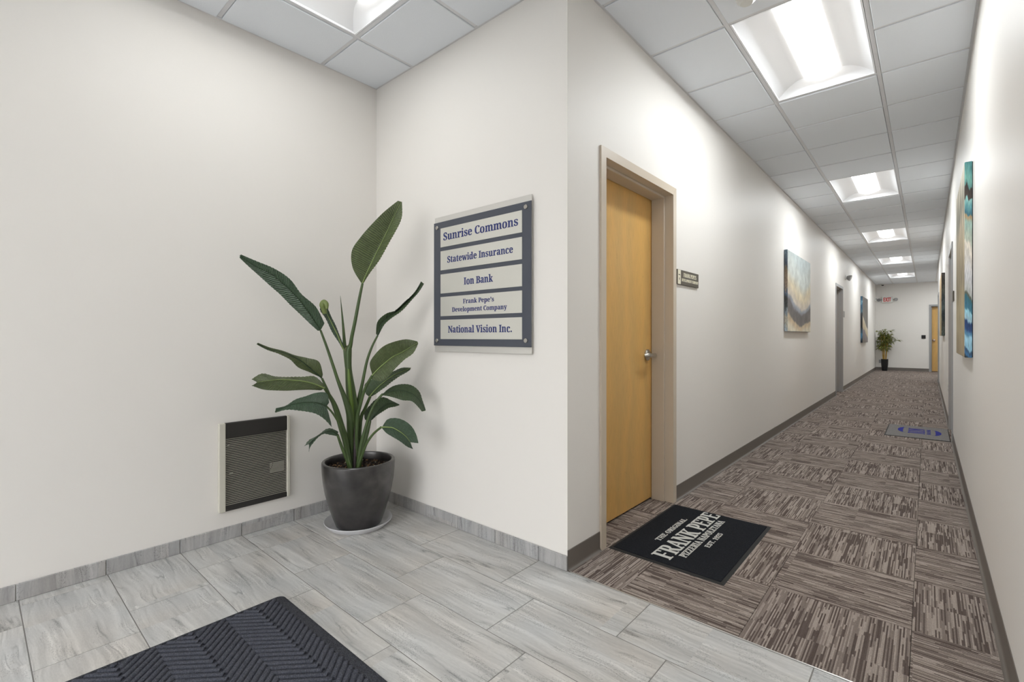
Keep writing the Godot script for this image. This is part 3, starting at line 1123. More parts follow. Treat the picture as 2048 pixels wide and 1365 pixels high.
func build_plant() -> void:
	var at := Vector3(-2.664, 0.0, -1.596)
	var sc := thing("plant_saucer", "clear grey plastic saucer under the dark plant pot", "saucer", at)
	var s := Shape.new()
	s.lathe([Vector2(0, 0.002), Vector2(0.160, 0.002), Vector2(0.168, 0.004), Vector2(0.196, 0.034), Vector2(0.202, 0.036), Vector2(0.204, 0.034), Vector2(0.203, 0.030), Vector2(0.174, 0.0), Vector2(0, 0.0)], 64)
	put("dish", s.done(), M.saucer, sc)
	var t := thing("potted_plant", "tall bird of paradise plant in a dark glazed pot in the lobby corner", "plant", at)
	s = Shape.new()
	s.lathe([Vector2(0, 0.0045), Vector2(0.128, 0.0045), Vector2(0.136, 0.010), Vector2(0.158, 0.070), Vector2(0.180, 0.140), Vector2(0.198, 0.210), Vector2(0.210, 0.280), Vector2(0.216, 0.340), Vector2(0.218, 0.385), Vector2(0.217, 0.396), Vector2(0.212, 0.401), Vector2(0.204, 0.402), Vector2(0.198, 0.398), Vector2(0.195, 0.388), Vector2(0.194, 0.340)], 72)
	var pot := put("pot", s.done(), M.pot, t)
	# pale drain notch near the rim
	s = Shape.new()
	s.tf = Transform3D(Basis(Vector3.UP, deg_to_rad(41.0)), Vector3.ZERO)
	s.cbox(Vector3(0.1945, 0.362, -0.045), Vector3(0.003, 0.020, 0.014), 0.001)
	put("notch", s.done(), M.white_plastic, pot)
	# soil with crumbs of bark and perlite
	s = Shape.new()
	s.smooth()
	var lump := noise(17, 9.0, 4)
	var rings := 14
	var segs := 48
	var top := func(i: int, k: int) -> Vector3:
		var r := 0.196 * i / rings
		var an := TAU * k / segs
		var p := Vector3(cos(an) * r, 0, sin(an) * r)
		p.y = 0.352 + 0.016 * lump.get_noise_2d(p.x, p.z) + 0.02 * (1.0 - float(i) / rings)
		return p
	for i in rings:
		for k in segs:
			s.quad(top.call(i, k), top.call(i + 1, k), top.call(i + 1, k + 1), top.call(i, k + 1), Vector3.UP)
	var soil := put("soil", s.done(), M.soil, t)
	for kind in 3:
		s = Shape.new()
		for q in [420, 150, 34][kind]:
			var r := 0.19 * sqrt(rng.randf())
			var an := rng.randf() * TAU
			var p := Vector3(cos(an) * r, 0, sin(an) * r)
			p.y = 0.354 + 0.016 * lump.get_noise_2d(p.x, p.z) + 0.02 * (1.0 - r / 0.196)
			s.tf = Transform3D(Basis.from_euler(Vector3(rng.randf() * 6.0, rng.randf() * 6.0, rng.randf() * 6.0)), p)
			var z := rng.randf_range(0.003, 0.008)
			s.cbox(Vector3.ZERO, Vector3(z * 1.8, z, z), z * 0.25)
		var o := put(["bark_crumbs", "pale_crumbs", "perlite"][kind], s.done(), [M.soil, M.crumb_light, M.perlite][kind], soil)
		o.set_meta("kind", "stuff")
	# leaf stalks, then the fan's sheaths, then the leaves
	stalk(t, [-0.015, 0.356, 0.020, -0.015, 0.524, 0.024, -0.012, 0.681, 0.029, -0.017, 0.815, 0.043, -0.020, 0.958, 0.058, -0.011, 1.075, 0.064, 0.008, 1.115, 0.061, 0.026, 1.167, 0.062, 0.051, 1.252, 0.057, 0.085, 1.401, 0.046, 0.112, 1.486, 0.042], [0.0336, 0.0336, 0.0367, 0.0336, 0.0229, 0.0214, 0.0138, 0.0122, 0.0115, 0.0099, 0.0076], M.stalk)
	stalk(t, [0.028, 0.369, 0.062, 0.024, 0.568, 0.070, 0.025, 0.691, 0.077, 0.009, 0.795, 0.101, -0.012, 0.899, 0.132, -0.026, 0.996, 0.158, -0.045, 1.110, 0.189, -0.059, 1.203, 0.218], [0.0181, 0.0241, 0.0226, 0.0166, 0.0113, 0.0098, 0.0083, 0.0068], M.stalk)
	stalk(t, [-0.023, 0.976, 0.067, -0.032, 1.084, 0.075, -0.041, 1.238, 0.083, -0.053, 1.416, 0.094], [0.0138, 0.0123, 0.0077, 0.0009], M.stalk)
	stalk(t, [-0.029, 0.347, 0.006, -0.020, 0.614, 0.000, -0.012, 0.750, -0.004, 0.011, 0.877, -0.019, 0.034, 1.009, -0.035, 0.062, 1.102, -0.054, 0.092, 1.170, -0.074], [0.0140, 0.0156, 0.0140, 0.0109, 0.0094, 0.0078, 0.0062], M.stalk)
	stalk(t, [0.066, 0.378, 0.055, 0.078, 0.646, 0.059, 0.110, 0.760, 0.055, 0.151, 0.855, 0.050, 0.207, 0.935, 0.038], [0.0119, 0.0119, 0.0112, 0.0097, 0.0075], M.stalk)
	stalk(t, [0.030, 0.370, 0.020, 0.048, 0.643, 0.017, 0.085, 0.725, 0.009, 0.128, 0.801, 0.001], [0.0122, 0.0122, 0.0107, 0.0092], M.stalk)
	stalk(t, [0.087, 0.374, 0.064, 0.097, 0.441, 0.057, 0.111, 0.528, 0.048, 0.134, 0.628, 0.032, 0.153, 0.695, 0.021, 0.181, 0.767, 0.001, 0.219, 0.821, -0.025], [0.0105, 0.0120, 0.0120, 0.0105, 0.0090, 0.0082, 0.0075], M.stalk)
	stalk(t, [0.053, 0.373, 0.027, 0.063, 0.455, 0.016, 0.083, 0.570, -0.006, 0.093, 0.649, -0.021], [0.0122, 0.0138, 0.0122, 0.0092], M.stalk)
	stalk(t, [0.127, 0.383, 0.082, 0.147, 0.444, 0.074, 0.170, 0.491, 0.071, 0.201, 0.545, 0.067, 0.247, 0.602, 0.053, 0.301, 0.644, 0.036], [0.0088, 0.0088, 0.0088, 0.0080, 0.0073, 0.0066], M.stalk)
	stalk(t, [0.019, 0.373, 0.057, -0.012, 0.529, 0.086, -0.043, 0.664, 0.115, -0.076, 0.801, 0.149, -0.110, 0.911, 0.183], [0.0122, 0.0153, 0.0122, 0.0092, 0.0076], M.stalk)
	stalk(t, [0.060, 0.380, 0.088, 0.045, 0.539, 0.115, 0.043, 0.638, 0.143, 0.040, 0.755, 0.179, 0.039, 0.829, 0.219, 0.055, 0.868, 0.251], [0.0147, 0.0206, 0.0206, 0.0162, 0.0118, 0.0088], M.stalk)
	stalk(t, [0.096, 0.388, 0.109, 0.085, 0.498, 0.135, 0.082, 0.635, 0.168, 0.079, 0.716, 0.210, 0.082, 0.767, 0.254], [0.0102, 0.0087, 0.0073, 0.0065, 0.0058], M.stalk)
	stalk(t, [0.080, 0.383, 0.109, 0.084, 0.428, 0.124, 0.084, 0.508, 0.157, 0.092, 0.596, 0.192], [0.0117, 0.0117, 0.0103, 0.0081], M.stalk)
	leaf(t, [0.105, 1.489, 0.048, 0.089, 1.576, 0.094, 0.092, 1.674, 0.101, 0.131, 1.759, 0.065, 0.172, 1.839, 0.014, 0.208, 1.918, -0.046, 0.239, 1.993, -0.122],
		[0.112, 1.486, 0.042, 0.133, 1.569, 0.014, 0.157, 1.652, -0.015, 0.182, 1.735, -0.046, 0.206, 1.818, -0.076, 0.229, 1.903, -0.105, 0.255, 1.986, -0.136],
		[0.118, 1.489, 0.036, 0.176, 1.563, 0.018, 0.223, 1.636, -0.013, 0.258, 1.714, -0.046, 0.280, 1.797, -0.080, 0.287, 1.888, -0.114, 0.257, 1.989, -0.138], 1, true)
	leaf(t, [-0.041, 1.245, 0.202, -0.014, 1.339, 0.270, -0.015, 1.409, 0.349, -0.010, 1.484, 0.415, -0.028, 1.534, 0.492, -0.054, 1.571, 0.570, -0.089, 1.604, 0.643],
		[-0.059, 1.203, 0.218, -0.057, 1.294, 0.282, -0.055, 1.379, 0.348, -0.062, 1.450, 0.420, -0.071, 1.511, 0.494, -0.088, 1.548, 0.575, -0.093, 1.599, 0.647],
		[-0.070, 1.200, 0.228, -0.099, 1.271, 0.295, -0.115, 1.340, 0.364, -0.120, 1.413, 0.430, -0.122, 1.473, 0.503, -0.117, 1.529, 0.576, -0.095, 1.586, 0.648], 2, false)
	leaf(t, [-0.014, 1.085, 0.099, -0.031, 1.133, 0.120, -0.044, 1.181, 0.143, -0.053, 1.229, 0.166, -0.059, 1.278, 0.191, -0.062, 1.324, 0.217, -0.031, 1.369, 0.220],
		[-0.009, 1.085, 0.095, -0.012, 1.131, 0.115, -0.014, 1.176, 0.134, -0.018, 1.220, 0.155, -0.022, 1.263, 0.176, -0.025, 1.306, 0.197, -0.024, 1.351, 0.214],
		[-0.002, 1.085, 0.089, -0.016, 1.134, 0.102, -0.023, 1.183, 0.119, -0.029, 1.230, 0.138, -0.031, 1.277, 0.161, -0.028, 1.324, 0.183, -0.020, 1.366, 0.210], 2, true)
	leaf(t, [0.085, 1.183, -0.068, 0.108, 1.256, -0.063, 0.155, 1.305, -0.093, 0.209, 1.332, -0.136, 0.248, 1.386, -0.174, 0.282, 1.441, -0.215, 0.296, 1.509, -0.252],
		[0.092, 1.170, -0.074, 0.112, 1.239, -0.091, 0.150, 1.290, -0.125, 0.193, 1.337, -0.162, 0.233, 1.388, -0.197, 0.273, 1.439, -0.232, 0.301, 1.503, -0.256],
		[0.097, 1.173, -0.078, 0.146, 1.234, -0.088, 0.194, 1.283, -0.115, 0.240, 1.327, -0.150, 0.276, 1.375, -0.186, 0.302, 1.430, -0.224, 0.310, 1.494, -0.264], 0, false)
	leaf(t, [0.207, 0.947, 0.038, 0.205, 1.011, 0.051, 0.231, 1.067, 0.027, 0.262, 1.112, -0.010, 0.298, 1.138, -0.059, 0.333, 1.149, -0.114, 0.359, 1.137, -0.174],
		[0.207, 0.935, 0.038, 0.228, 0.975, 0.007, 0.251, 1.012, -0.026, 0.276, 1.046, -0.062, 0.306, 1.071, -0.101, 0.334, 1.100, -0.139, 0.363, 1.129, -0.177],
		[0.201, 0.917, 0.044, 0.256, 0.903, 0.007, 0.289, 0.933, -0.024, 0.314, 0.983, -0.055, 0.339, 1.027, -0.094, 0.365, 1.064, -0.141, 0.363, 1.122, -0.178], 1, true)
	leaf(t, [0.110, 0.816, 0.017, 0.084, 0.874, 0.010, 0.108, 0.905, -0.032, 0.145, 0.914, -0.080, 0.179, 0.946, -0.121, 0.220, 0.973, -0.162, 0.263, 0.973, -0.197],
		[0.126, 0.800, 0.003, 0.142, 0.839, -0.024, 0.162, 0.874, -0.055, 0.184, 0.905, -0.088, 0.209, 0.933, -0.123, 0.237, 0.952, -0.161, 0.265, 0.973, -0.199],
		[0.130, 0.800, -0.001, 0.181, 0.824, -0.017, 0.212, 0.856, -0.039, 0.235, 0.886, -0.066, 0.254, 0.909, -0.102, 0.264, 0.934, -0.143, 0.261, 0.959, -0.195], 0, true)
	leaf(t, [0.235, 0.843, -0.039, 0.249, 0.870, -0.085, 0.279, 0.878, -0.131, 0.312, 0.865, -0.173, 0.342, 0.829, -0.205, 0.359, 0.776, -0.216, 0.381, 0.723, -0.220],
		[0.219, 0.821, -0.025, 0.251, 0.838, -0.062, 0.285, 0.843, -0.101, 0.318, 0.831, -0.138, 0.347, 0.806, -0.173, 0.367, 0.765, -0.199, 0.381, 0.717, -0.220],
		[0.210, 0.815, -0.018, 0.255, 0.810, -0.041, 0.291, 0.800, -0.070, 0.321, 0.786, -0.101, 0.348, 0.779, -0.137, 0.362, 0.751, -0.170, 0.364, 0.711, -0.205], 0, false)
	leaf(t, [0.069, 0.655, -0.001, 0.050, 0.702, -0.011, 0.065, 0.742, -0.038, 0.090, 0.775, -0.065, 0.128, 0.787, -0.097, 0.171, 0.769, -0.125, 0.220, 0.747, -0.146],
		[0.093, 0.649, -0.021, 0.109, 0.678, -0.038, 0.127, 0.706, -0.055, 0.146, 0.732, -0.074, 0.169, 0.751, -0.096, 0.194, 0.756, -0.121, 0.220, 0.746, -0.146],
		[0.097, 0.649, -0.025, 0.132, 0.673, -0.033, 0.158, 0.695, -0.046, 0.179, 0.716, -0.063, 0.197, 0.729, -0.085, 0.213, 0.734, -0.113, 0.220, 0.743, -0.146], 0, false)
	leaf(t, [0.306, 0.649, 0.032, 0.312, 0.686, 0.002, 0.343, 0.690, -0.037, 0.378, 0.673, -0.072, 0.411, 0.642, -0.096, 0.437, 0.598, -0.107, 0.462, 0.552, -0.105],
		[0.301, 0.644, 0.036, 0.326, 0.644, 0.014, 0.351, 0.640, -0.008, 0.373, 0.625, -0.027, 0.394, 0.607, -0.045, 0.412, 0.584, -0.061, 0.427, 0.557, -0.074],
		[0.304, 0.638, 0.034, 0.337, 0.615, 0.029, 0.368, 0.598, 0.014, 0.393, 0.579, -0.004, 0.413, 0.558, -0.026, 0.428, 0.536, -0.051, 0.438, 0.517, -0.084], 2, true)
	leaf(t, [-0.106, 0.936, 0.179, -0.104, 1.014, 0.205, -0.133, 1.037, 0.262, -0.164, 1.055, 0.323, -0.190, 1.082, 0.383, -0.216, 1.102, 0.445, -0.234, 1.130, 0.504],
		[-0.110, 0.911, 0.183, -0.128, 0.963, 0.234, -0.145, 1.013, 0.285, -0.167, 1.052, 0.339, -0.192, 1.076, 0.396, -0.218, 1.094, 0.455, -0.236, 1.126, 0.506],
		[-0.114, 0.915, 0.187, -0.122, 0.951, 0.254, -0.140, 0.982, 0.316, -0.146, 1.032, 0.361, -0.169, 1.065, 0.412, -0.203, 1.087, 0.466, -0.240, 1.121, 0.509], 1, false)
	leaf(t, [0.051, 0.891, 0.254, 0.019, 0.939, 0.294, -0.015, 0.934, 0.353, -0.041, 0.934, 0.415, -0.057, 0.946, 0.479, -0.064, 0.964, 0.544, -0.047, 0.935, 0.606],
		[0.055, 0.868, 0.251, 0.042, 0.897, 0.307, 0.027, 0.915, 0.364, 0.012, 0.924, 0.422, -0.002, 0.930, 0.478, -0.014, 0.927, 0.533, -0.025, 0.922, 0.587],
		[0.039, 0.857, 0.265, 0.039, 0.865, 0.334, 0.032, 0.868, 0.396, 0.020, 0.868, 0.455, 0.003, 0.873, 0.510, -0.018, 0.882, 0.561, -0.047, 0.903, 0.606], 1, true)
	leaf(t, [0.094, 0.789, 0.244, 0.089, 0.844, 0.259, 0.062, 0.847, 0.307, 0.042, 0.831, 0.356, 0.029, 0.815, 0.406, 0.027, 0.789, 0.455, 0.030, 0.780, 0.512],
		[0.082, 0.767, 0.254, 0.072, 0.789, 0.298, 0.060, 0.798, 0.344, 0.049, 0.799, 0.389, 0.039, 0.792, 0.433, 0.032, 0.777, 0.475, 0.026, 0.761, 0.515],
		[0.106, 0.647, 0.233, 0.118, 0.697, 0.283, 0.115, 0.733, 0.332, 0.103, 0.755, 0.382, 0.085, 0.766, 0.430, 0.061, 0.767, 0.474, 0.028, 0.756, 0.514], 2, false)
	leaf(t, [0.096, 0.614, 0.189, 0.061, 0.628, 0.208, 0.039, 0.624, 0.235, 0.026, 0.606, 0.263, 0.022, 0.587, 0.294, 0.025, 0.572, 0.329, 0.047, 0.553, 0.365],
		[0.092, 0.598, 0.192, 0.088, 0.622, 0.217, 0.082, 0.623, 0.246, 0.075, 0.614, 0.274, 0.070, 0.600, 0.300, 0.067, 0.583, 0.325, 0.066, 0.564, 0.348],
		[0.090, 0.587, 0.194, 0.102, 0.604, 0.238, 0.103, 0.614, 0.275, 0.100, 0.602, 0.305, 0.092, 0.583, 0.329, 0.082, 0.556, 0.345, 0.064, 0.522, 0.350], 2, false)
	stalk(t, [0.023, 0.457, 0.046, 0.016, 0.625, 0.053, 0.009, 0.779, 0.059, 0.000, 0.916, 0.067, -0.002, 0.968, 0.069], [0.0107, 0.0153, 0.0153, 0.0107, 0.0046], M.sheath, "leaf_sheath")
	stalk(t, [-0.032, 0.957, 0.051, -0.029, 1.016, 0.056, -0.024, 1.084, 0.060, -0.021, 1.103, 0.065], [0.0206, 0.0237, 0.0260, 0.0229], M.husk, "husk")
	stalk(t, [0.075, 0.371, 0.074, 0.066, 0.482, 0.065, 0.056, 0.600, 0.056, 0.048, 0.683, 0.044], [0.0107, 0.0107, 0.0092, 0.0023], M.purple, "young_shoot")
	stalk(t, [-0.005, 1.300, 0.218, -0.006, 1.332, 0.226, -0.005, 1.352, 0.233, 0.007, 1.366, 0.230, 0.024, 1.354, 0.224, 0.032, 1.327, 0.225], [0.0138, 0.0183, 0.0199, 0.0168, 0.0138, 0.0076], M.leaf_bud, "rolled_tip")



# ---------------------------------------------------------------- the wall heater

func build_heater() -> void:
	var z0 := -0.925
	var z1 := -1.322
	var y0 := 0.166
	var y1 := 0.671
	# x runs along the wall away from the camera, z out of it
	var t := thing("wall_heater", "recessed fan heater with dark louvred grille low on the left lobby wall", "heater", Vector3(LEFT, y0, (z0 + z1) / 2.0))
	t.rotation.y = PI / 2.0
	var w := z0 - z1
	var h := y1 - y0
	var left := -w / 2.0
	var right := w / 2.0
	var s: Shape
	for r in [[left, left + 0.034], [right - 0.018, right]]:
		s = Shape.new()
		s.cbox(Vector3((r[0] + r[1]) / 2.0, h / 2.0, 0.012), Vector3(r[1] - r[0], h, 0.024), 0.003)
		put("side_rail", s.done(), M.cream_metal, t)
	var a := left + 0.034
	var b := right - 0.018
	put("back_box", boxes([[Vector3(a, 0, 0.0005), Vector3(b, h, 0.003)]]), M.black_plastic, t)
	put("top_panel", boxes([[Vector3(a, h - 0.088, 0.003), Vector3(b, h - 0.001, 0.021)]], 0.002), M.dark_metal, t)
	put("bottom_panel", boxes([[Vector3(a, 0.001, 0.003), Vector3(b, 0.030, 0.019)]], 0.002), M.dark_metal, t)
	# fan guard, hub and rating label behind the louvres
	s = Shape.new()
	for r in [0.105]:
		var ring := []
		var rad := []
		for k in 41:
			ring.append(Vector3((a + b) / 2.0 - 0.01 + r * cos(TAU * k / 40.0), 0.245 + r * sin(TAU * k / 40.0), 0.0055))
			rad.append(0.0020)
		s.tube(ring, rad, 6)
	put("fan_guard", s.done(), M.dark_metal, t)
	put("fan_hub", boxes([[Vector3((a + b) / 2.0 - 0.02, 0.237, 0.003), Vector3((a + b) / 2.0, 0.253, 0.0065)]], 0.001), M.dark_metal, t)
	put("rating_label", boxes([[Vector3(right - 0.115, 0.163, 0.003), Vector3(right - 0.030, 0.228, 0.0042)]]), M.sticker, t)
	put("thermostat_shaft", boxes([[Vector3(left + 0.058, 0.205, 0.003), Vector3(left + 0.078, 0.217, 0.0055)]], 0.001), M.sticker, t)
	var top := h - 0.088
	var bottom := 0.030
	var count := 38
	var slat := Shape.new()
	slat.tf = Transform3D(Basis(Vector3(1, 0, 0), deg_to_rad(18.0)), Vector3.ZERO)
	slat.cbox(Vector3.ZERO, Vector3(b - a - 0.001, 0.0034, 0.0060), 0.0006)
	var shared := slat.done()
	for k in count:
		put("slat", shared, M.louvre, t, Vector3((a + b) / 2.0, bottom + (k + 0.5) * (top - bottom) / count, 0.0125))
	s = Shape.new()
	s.tf = Transform3D(Basis(Vector3(1, 0, 0), PI / 2.0), Vector3(a + 0.014, h - 0.128, 0.014))
	s.lathe([Vector2(0, 0.006), Vector2(0.005, 0.005), Vector2(0.006, 0.0)], 14)
	put("screw", s.done(), M.chrome, t)


# ---------------------------------------------------------------- mats

func build_mats() -> void:
	# entrance mat with chevron ribs
	var x0 := -2.180
	var x1 := -0.975
	var z0 := -0.925
	var z1 := 0.895
	var t := thing("entrance_mat", "charcoal walk-off mat with chevron ribs on the lobby tiles", "mat", Vector3((x0 + x1) / 2.0, 0, (z0 + z1) / 2.0))
	var hx := (x1 - x0) / 2.0
	var hz := (z1 - z0) / 2.0
	var s := Shape.new()
	# rubber sheet with rounded corners, then its cloth border
	var outline := []
	for c in [[1, 1, 0], [-1, 1, 1], [-1, -1, 2], [1, -1, 3]]:
		for k in 7:
			var an: float = PI / 2.0 * (c[2] + k / 6.0)
			outline.append(Vector2(c[0] * (hx - 0.03) + 0.03 * cos(an), -(c[1] * (hz - 0.03) + 0.03 * sin(an))))
	s.tf = Transform3D(Basis(Vector3(1, 0, 0), -PI / 2.0), Vector3.ZERO)
	s.prism(outline, 0.001, 0.005)
	put("backing", s.done(), M.mat_edge, t)
	var bx := hx - 0.010
	var bw := 0.034
	put("border", boxes([
		[Vector3(-hx + 0.006, 0.004, -hz + 0.03), Vector3(-hx + 0.016, 0.0085, hz - 0.03)], [Vector3(hx - bw - 0.008, 0.004, -hz + 0.03), Vector3(hx - 0.008, 0.0085, hz - 0.03)],
		[Vector3(-hx + 0.02, 0.004, -hz + 0.008), Vector3(hx - 0.02, 0.0085, -hz + 0.008 + bw)], [Vector3(-hx + 0.02, 0.004, hz - bw - 0.008), Vector3(hx - 0.02, 0.0085, hz - 0.008)]], 0.002), M.mat_edge, t)
	put("pile", boxes([[Vector3(-hx + 0.016, 0.004, -hz + 0.043), Vector3(hx - 0.043, 0.0052, hz - 0.043)]]), M.mat_rib, t)
	# ribs at 45 degrees in bands that change hand
	var band := 0.1165
	var pitch := 0.0335
	var from := Vector2(-hx + 0.017, -hz + 0.0435)
	var to := Vector2(hx - 0.0435, hz - 0.0435)
	var shared := {}
	var rest := Shape.new()
	var k := 0
	var zb := from.y - 0.040
	var singles := 0
	while zb < to.y:
		var hand := 1.0 if k % 2 == 0 else -1.0
		var za := maxf(zb, from.y)
		var ze := minf(zb + band - 0.004, to.y)
		var n := -4
		while n < 42:
			# centre line x = c + hand * (z - zb); trim to the pile
			var c := from.x + n * pitch + (0.0 if hand > 0 else band)
			var a := za
			var e := ze
			if hand > 0:
				a = maxf(a, zb + from.x + 0.004 - c)
				e = minf(e, zb + to.x - 0.004 - c)
			else:
				a = maxf(a, zb + c - to.x + 0.004)
				e = minf(e, zb + c - from.x - 0.004)
			n += 1
			if e - a < 0.012:
				continue
			var long := snappedf((e - a) * 1.4142, 0.004)
			var key := Vector2(long, hand)
			var place := Vector3(c + hand * ((a + e) / 2.0 - zb), 0, (a + e) / 2.0)
			# the visible corner of the mat is made rib by rib
			if place.z < -0.10 and place.x + place.z * -1.0 < 0.96 and singles < 290:
				if not shared.has(key):
					var r := Shape.new()
					rib(r, long, hand, Vector3.ZERO)
					shared[key] = r.done()
				put("rib", shared[key], M.mat_rib, t, place)
				singles += 1
			else:
				rib(rest, long, hand, place)
		zb += band
		k += 1
	var o := put("ribs", rest.done(), M.mat_rib, t)
	o.set_meta("kind", "stuff")

	# door mat with lettering, in front of the brown door
	t = thing("door_mat", "black door mat with white pizzeria lettering in front of the brown wooden door", "mat", Vector3(-1.018, 0, -2.768))
	hx = 0.3035
	hz = 0.452
	s = Shape.new()
	bevelled_sheet(s, hx, hz, 0.0045, 0.012)
	put("rubber_edge", s.done(), M.rubber, t)
	var pile := put("pile", boxes([[Vector3(-hx + 0.019, 0.004, -hz + 0.021), Vector3(hx - 0.019, 0.0082, hz - 0.021)]], 0.0015), M.mat_pile, t)
	var turn := Basis(Vector3(0, 0, -1), Vector3(-1, 0, 0), Vector3(0, 1, 0))
	for l in [["THE ORIGINAL", 0.412, 0.032, -1.138, -2.778], ["FRANK PEPE", 0.798, 0.105, -1.001, -2.786], ["PIZZERIA NAPOLETANA", 0.640, 0.040, -0.948, -2.784], ["EST. 1925", 0.238, 0.028, -0.897, -2.784]]:
		lettering(pile, l[0], l[1], l[2], Transform3D(turn, Vector3(l[3] + 1.018, 0.0078, l[4] + 2.768)), M.thread_white, 0.0012)

	# grey mat with a blue emblem, by the right-hand door
	t = thing("logo_mat", "grey mat with a blue bank emblem on the carpet by the right wall", "mat", Vector3(-0.092, 0, -7.575))
	hx = 0.292
	hz = 0.460
	s = Shape.new()
	bevelled_sheet(s, hx, hz, 0.0045, 0.010)
	put("rubber_edge", s.done(), M.rubber, t)
	pile = put("pile", boxes([[Vector3(-hx + 0.012, 0.004, -hz + 0.014), Vector3(hx - 0.010, 0.0085, hz - 0.014)]], 0.0015), M.mat_grey, t)
	lettering(pile, "ION", 0.385, 0.155, Transform3D(turn, Vector3(0.072, 0.0080, -0.045)), M.thread_blue, 0.0014)
	lettering(pile, "BANK", 0.385, 0.036, Transform3D(turn, Vector3(0.124, 0.0080, -0.045)), M.thread_blue, 0.0014)
	for sg in [-1.0, 1.0]:
		var cr := Shape.new()
		cr.flat()
		var prev := []
		for i in 25:
			var u := i / 24.0 * 2.0 - 1.0
			var zz: float = -0.045 + 0.210 * u + sg * 0.03
			var outer: float = 0.018 + sg * (0.120 + 0.082 * sqrt(maxf(0.0, 1.0 - u * u)))
			var inner: float = outer - sg * 0.052 * pow(maxf(0.0, 1.0 - u * u), 0.8)
			var now := [Vector3(outer, 0.0094, zz), Vector3(inner, 0.0094, zz)]
			if i > 0:
				cr.quad(prev[0], prev[1], now[1], now[0], Vector3.UP)
				for q in 2:
					var down := Vector3(0, -0.0014, 0)
					cr.quad(prev[q], now[q], now[q] + down, prev[q] + down, Vector3(sg if q == 0 else -sg, 0, 0))
			prev = now
		put("emblem_arc", cr.done(), M.thread_blue, pile)


func rib(s: Shape, long: float, hand: float, at: Vector3) -> void:
	s.tf = Transform3D(Basis(Vector3.UP, PI / 4.0 * hand), at)
	var hl := long / 2.0
	var prof := [Vector2(-0.0092, 0.0030), Vector2(-0.0086, 0.0105), Vector2(-0.004, 0.0132), Vector2(0.004, 0.0132), Vector2(0.0086, 0.0105), Vector2(0.0092, 0.0030)]
	s.smooth()
	for i in prof.size() - 1:
		var p: Vector2 = prof[i]
		var q: Vector2 = prof[i + 1]
		var sl := absf(p.x + q.x) * 0.2
		s.quad(Vector3(p.x, p.y, -hl), Vector3(q.x, q.y, -hl), Vector3(q.x, q.y, hl), Vector3(p.x, p.y, hl), Vector3((p.x + q.x), 0.01 - sl, 0))
	s.flat()
	for e in [-1.0, 1.0]:
		for i in range(1, prof.size() - 1):
			s.tri(Vector3(prof[0].x, prof[0].y, e * hl), Vector3(prof[i].x, prof[i].y, e * hl), Vector3(prof[i + 1].x, prof[i + 1].y, e * hl), Vector3(0, 0, e))


func bevelled_sheet(s: Shape, hx: float, hz: float, thick: float, slope: float) -> void:
	s.flat()
	var q := []
	for c in [[-1, -1], [1, -1], [1, 1], [-1, 1]]:
		q.append([Vector3(c[0] * hx, 0.0008, c[1] * hz), Vector3(c[0] * (hx - slope), thick, c[1] * (hz - slope))])
	for i in 4:
		var n := (i + 1) % 4
		s.quad(q[i][0], q[n][0], q[n][1], q[i][1], Vector3(q[i][0].x + q[n][0].x, 0.3, q[i][0].z + q[n][0].z))
	s.quad(q[0][1], q[1][1], q[2][1], q[3][1], Vector3.UP)
	s.quad(q[0][0], q[1][0], q[2][0], q[3][0], Vector3.DOWN)


# ---------------------------------------------------------------- canvases

# An abstract canvas wrapped round its stretcher; x along the wall, z out of it, its picture running on over the sides.
func canvas(label: String, at: Vector3, turn: float, w: float, h: float, deep: float, art: ImageTexture, wrap: ImageTexture) -> void:
	var t := thing("canvas_print", label, "picture", at, "abstract canvases on the corridor walls")
	t.rotation.y = turn
	var front := mat(Color.WHITE, 0.6)
	front.albedo_texture = art
	relief(front, M.weave, 0.02)
	var side := mat(Color.WHITE, 0.6)
	side.albedo_texture = wrap
	var s := Shape.new()
	var b := 0.003
	s.uvf = func(p: Vector3) -> Vector2: return Vector2(p.x / w + 0.5, 0.5 - p.y / h)
	s.flat()
	s.quad(Vector3(-w / 2 + b, -h / 2 + b, deep), Vector3(w / 2 - b, -h / 2 + b, deep), Vector3(w / 2 - b, h / 2 - b, deep), Vector3(-w / 2 + b, h / 2 - b, deep), Vector3(0, 0, 1))
	put("picture_face", s.done(), front, t)
	var e := Shape.new()
	e.flat()
	var ring := [Vector2(-1, -1), Vector2(1, -1), Vector2(1, 1), Vector2(-1, 1)]
	for i in 4:
		var p: Vector2 = ring[i]
		var q: Vector2 = ring[(i + 1) % 4]
		var out := Vector3(p.x + q.x, p.y + q.y, 0)
		var pa := Vector3(p.x * w / 2, p.y * h / 2, 0.004)
		var qa := Vector3(q.x * w / 2, q.y * h / 2, 0.004)
		var pf := Vector3(p.x * w / 2, p.y * h / 2, deep - b)
		var qf := Vector3(q.x * w / 2, q.y * h / 2, deep - b)
		var pi := Vector3(p.x * (w / 2 - b), p.y * (h / 2 - b), deep)
		var qi := Vector3(q.x * (w / 2 - b), q.y * (h / 2 - b), deep)
		var uv := func(v: Vector3) -> Vector2: return Vector2((deep - v.z) / deep, 0.5 - (v.y / h if i % 2 == 1 else v.x / w))
		e.quad(pa, qa, qf, pf, out, uv.call(pa), uv.call(qa), uv.call(qf), uv.call(pf))
		e.quad(pf, qf, qi, pi, out + Vector3(0, 0, 1), uv.call(pf), uv.call(qf), uv.call(qi), uv.call(pi))
	put("wrapped_edge", e.done(), side, t)
	put("stretcher", boxes([[Vector3(-w / 2 + 0.002, -h / 2 + 0.002, 0.0), Vector3(w / 2 - 0.002, h / 2 - 0.002, 0.004)]]), M.dark_gap, t)


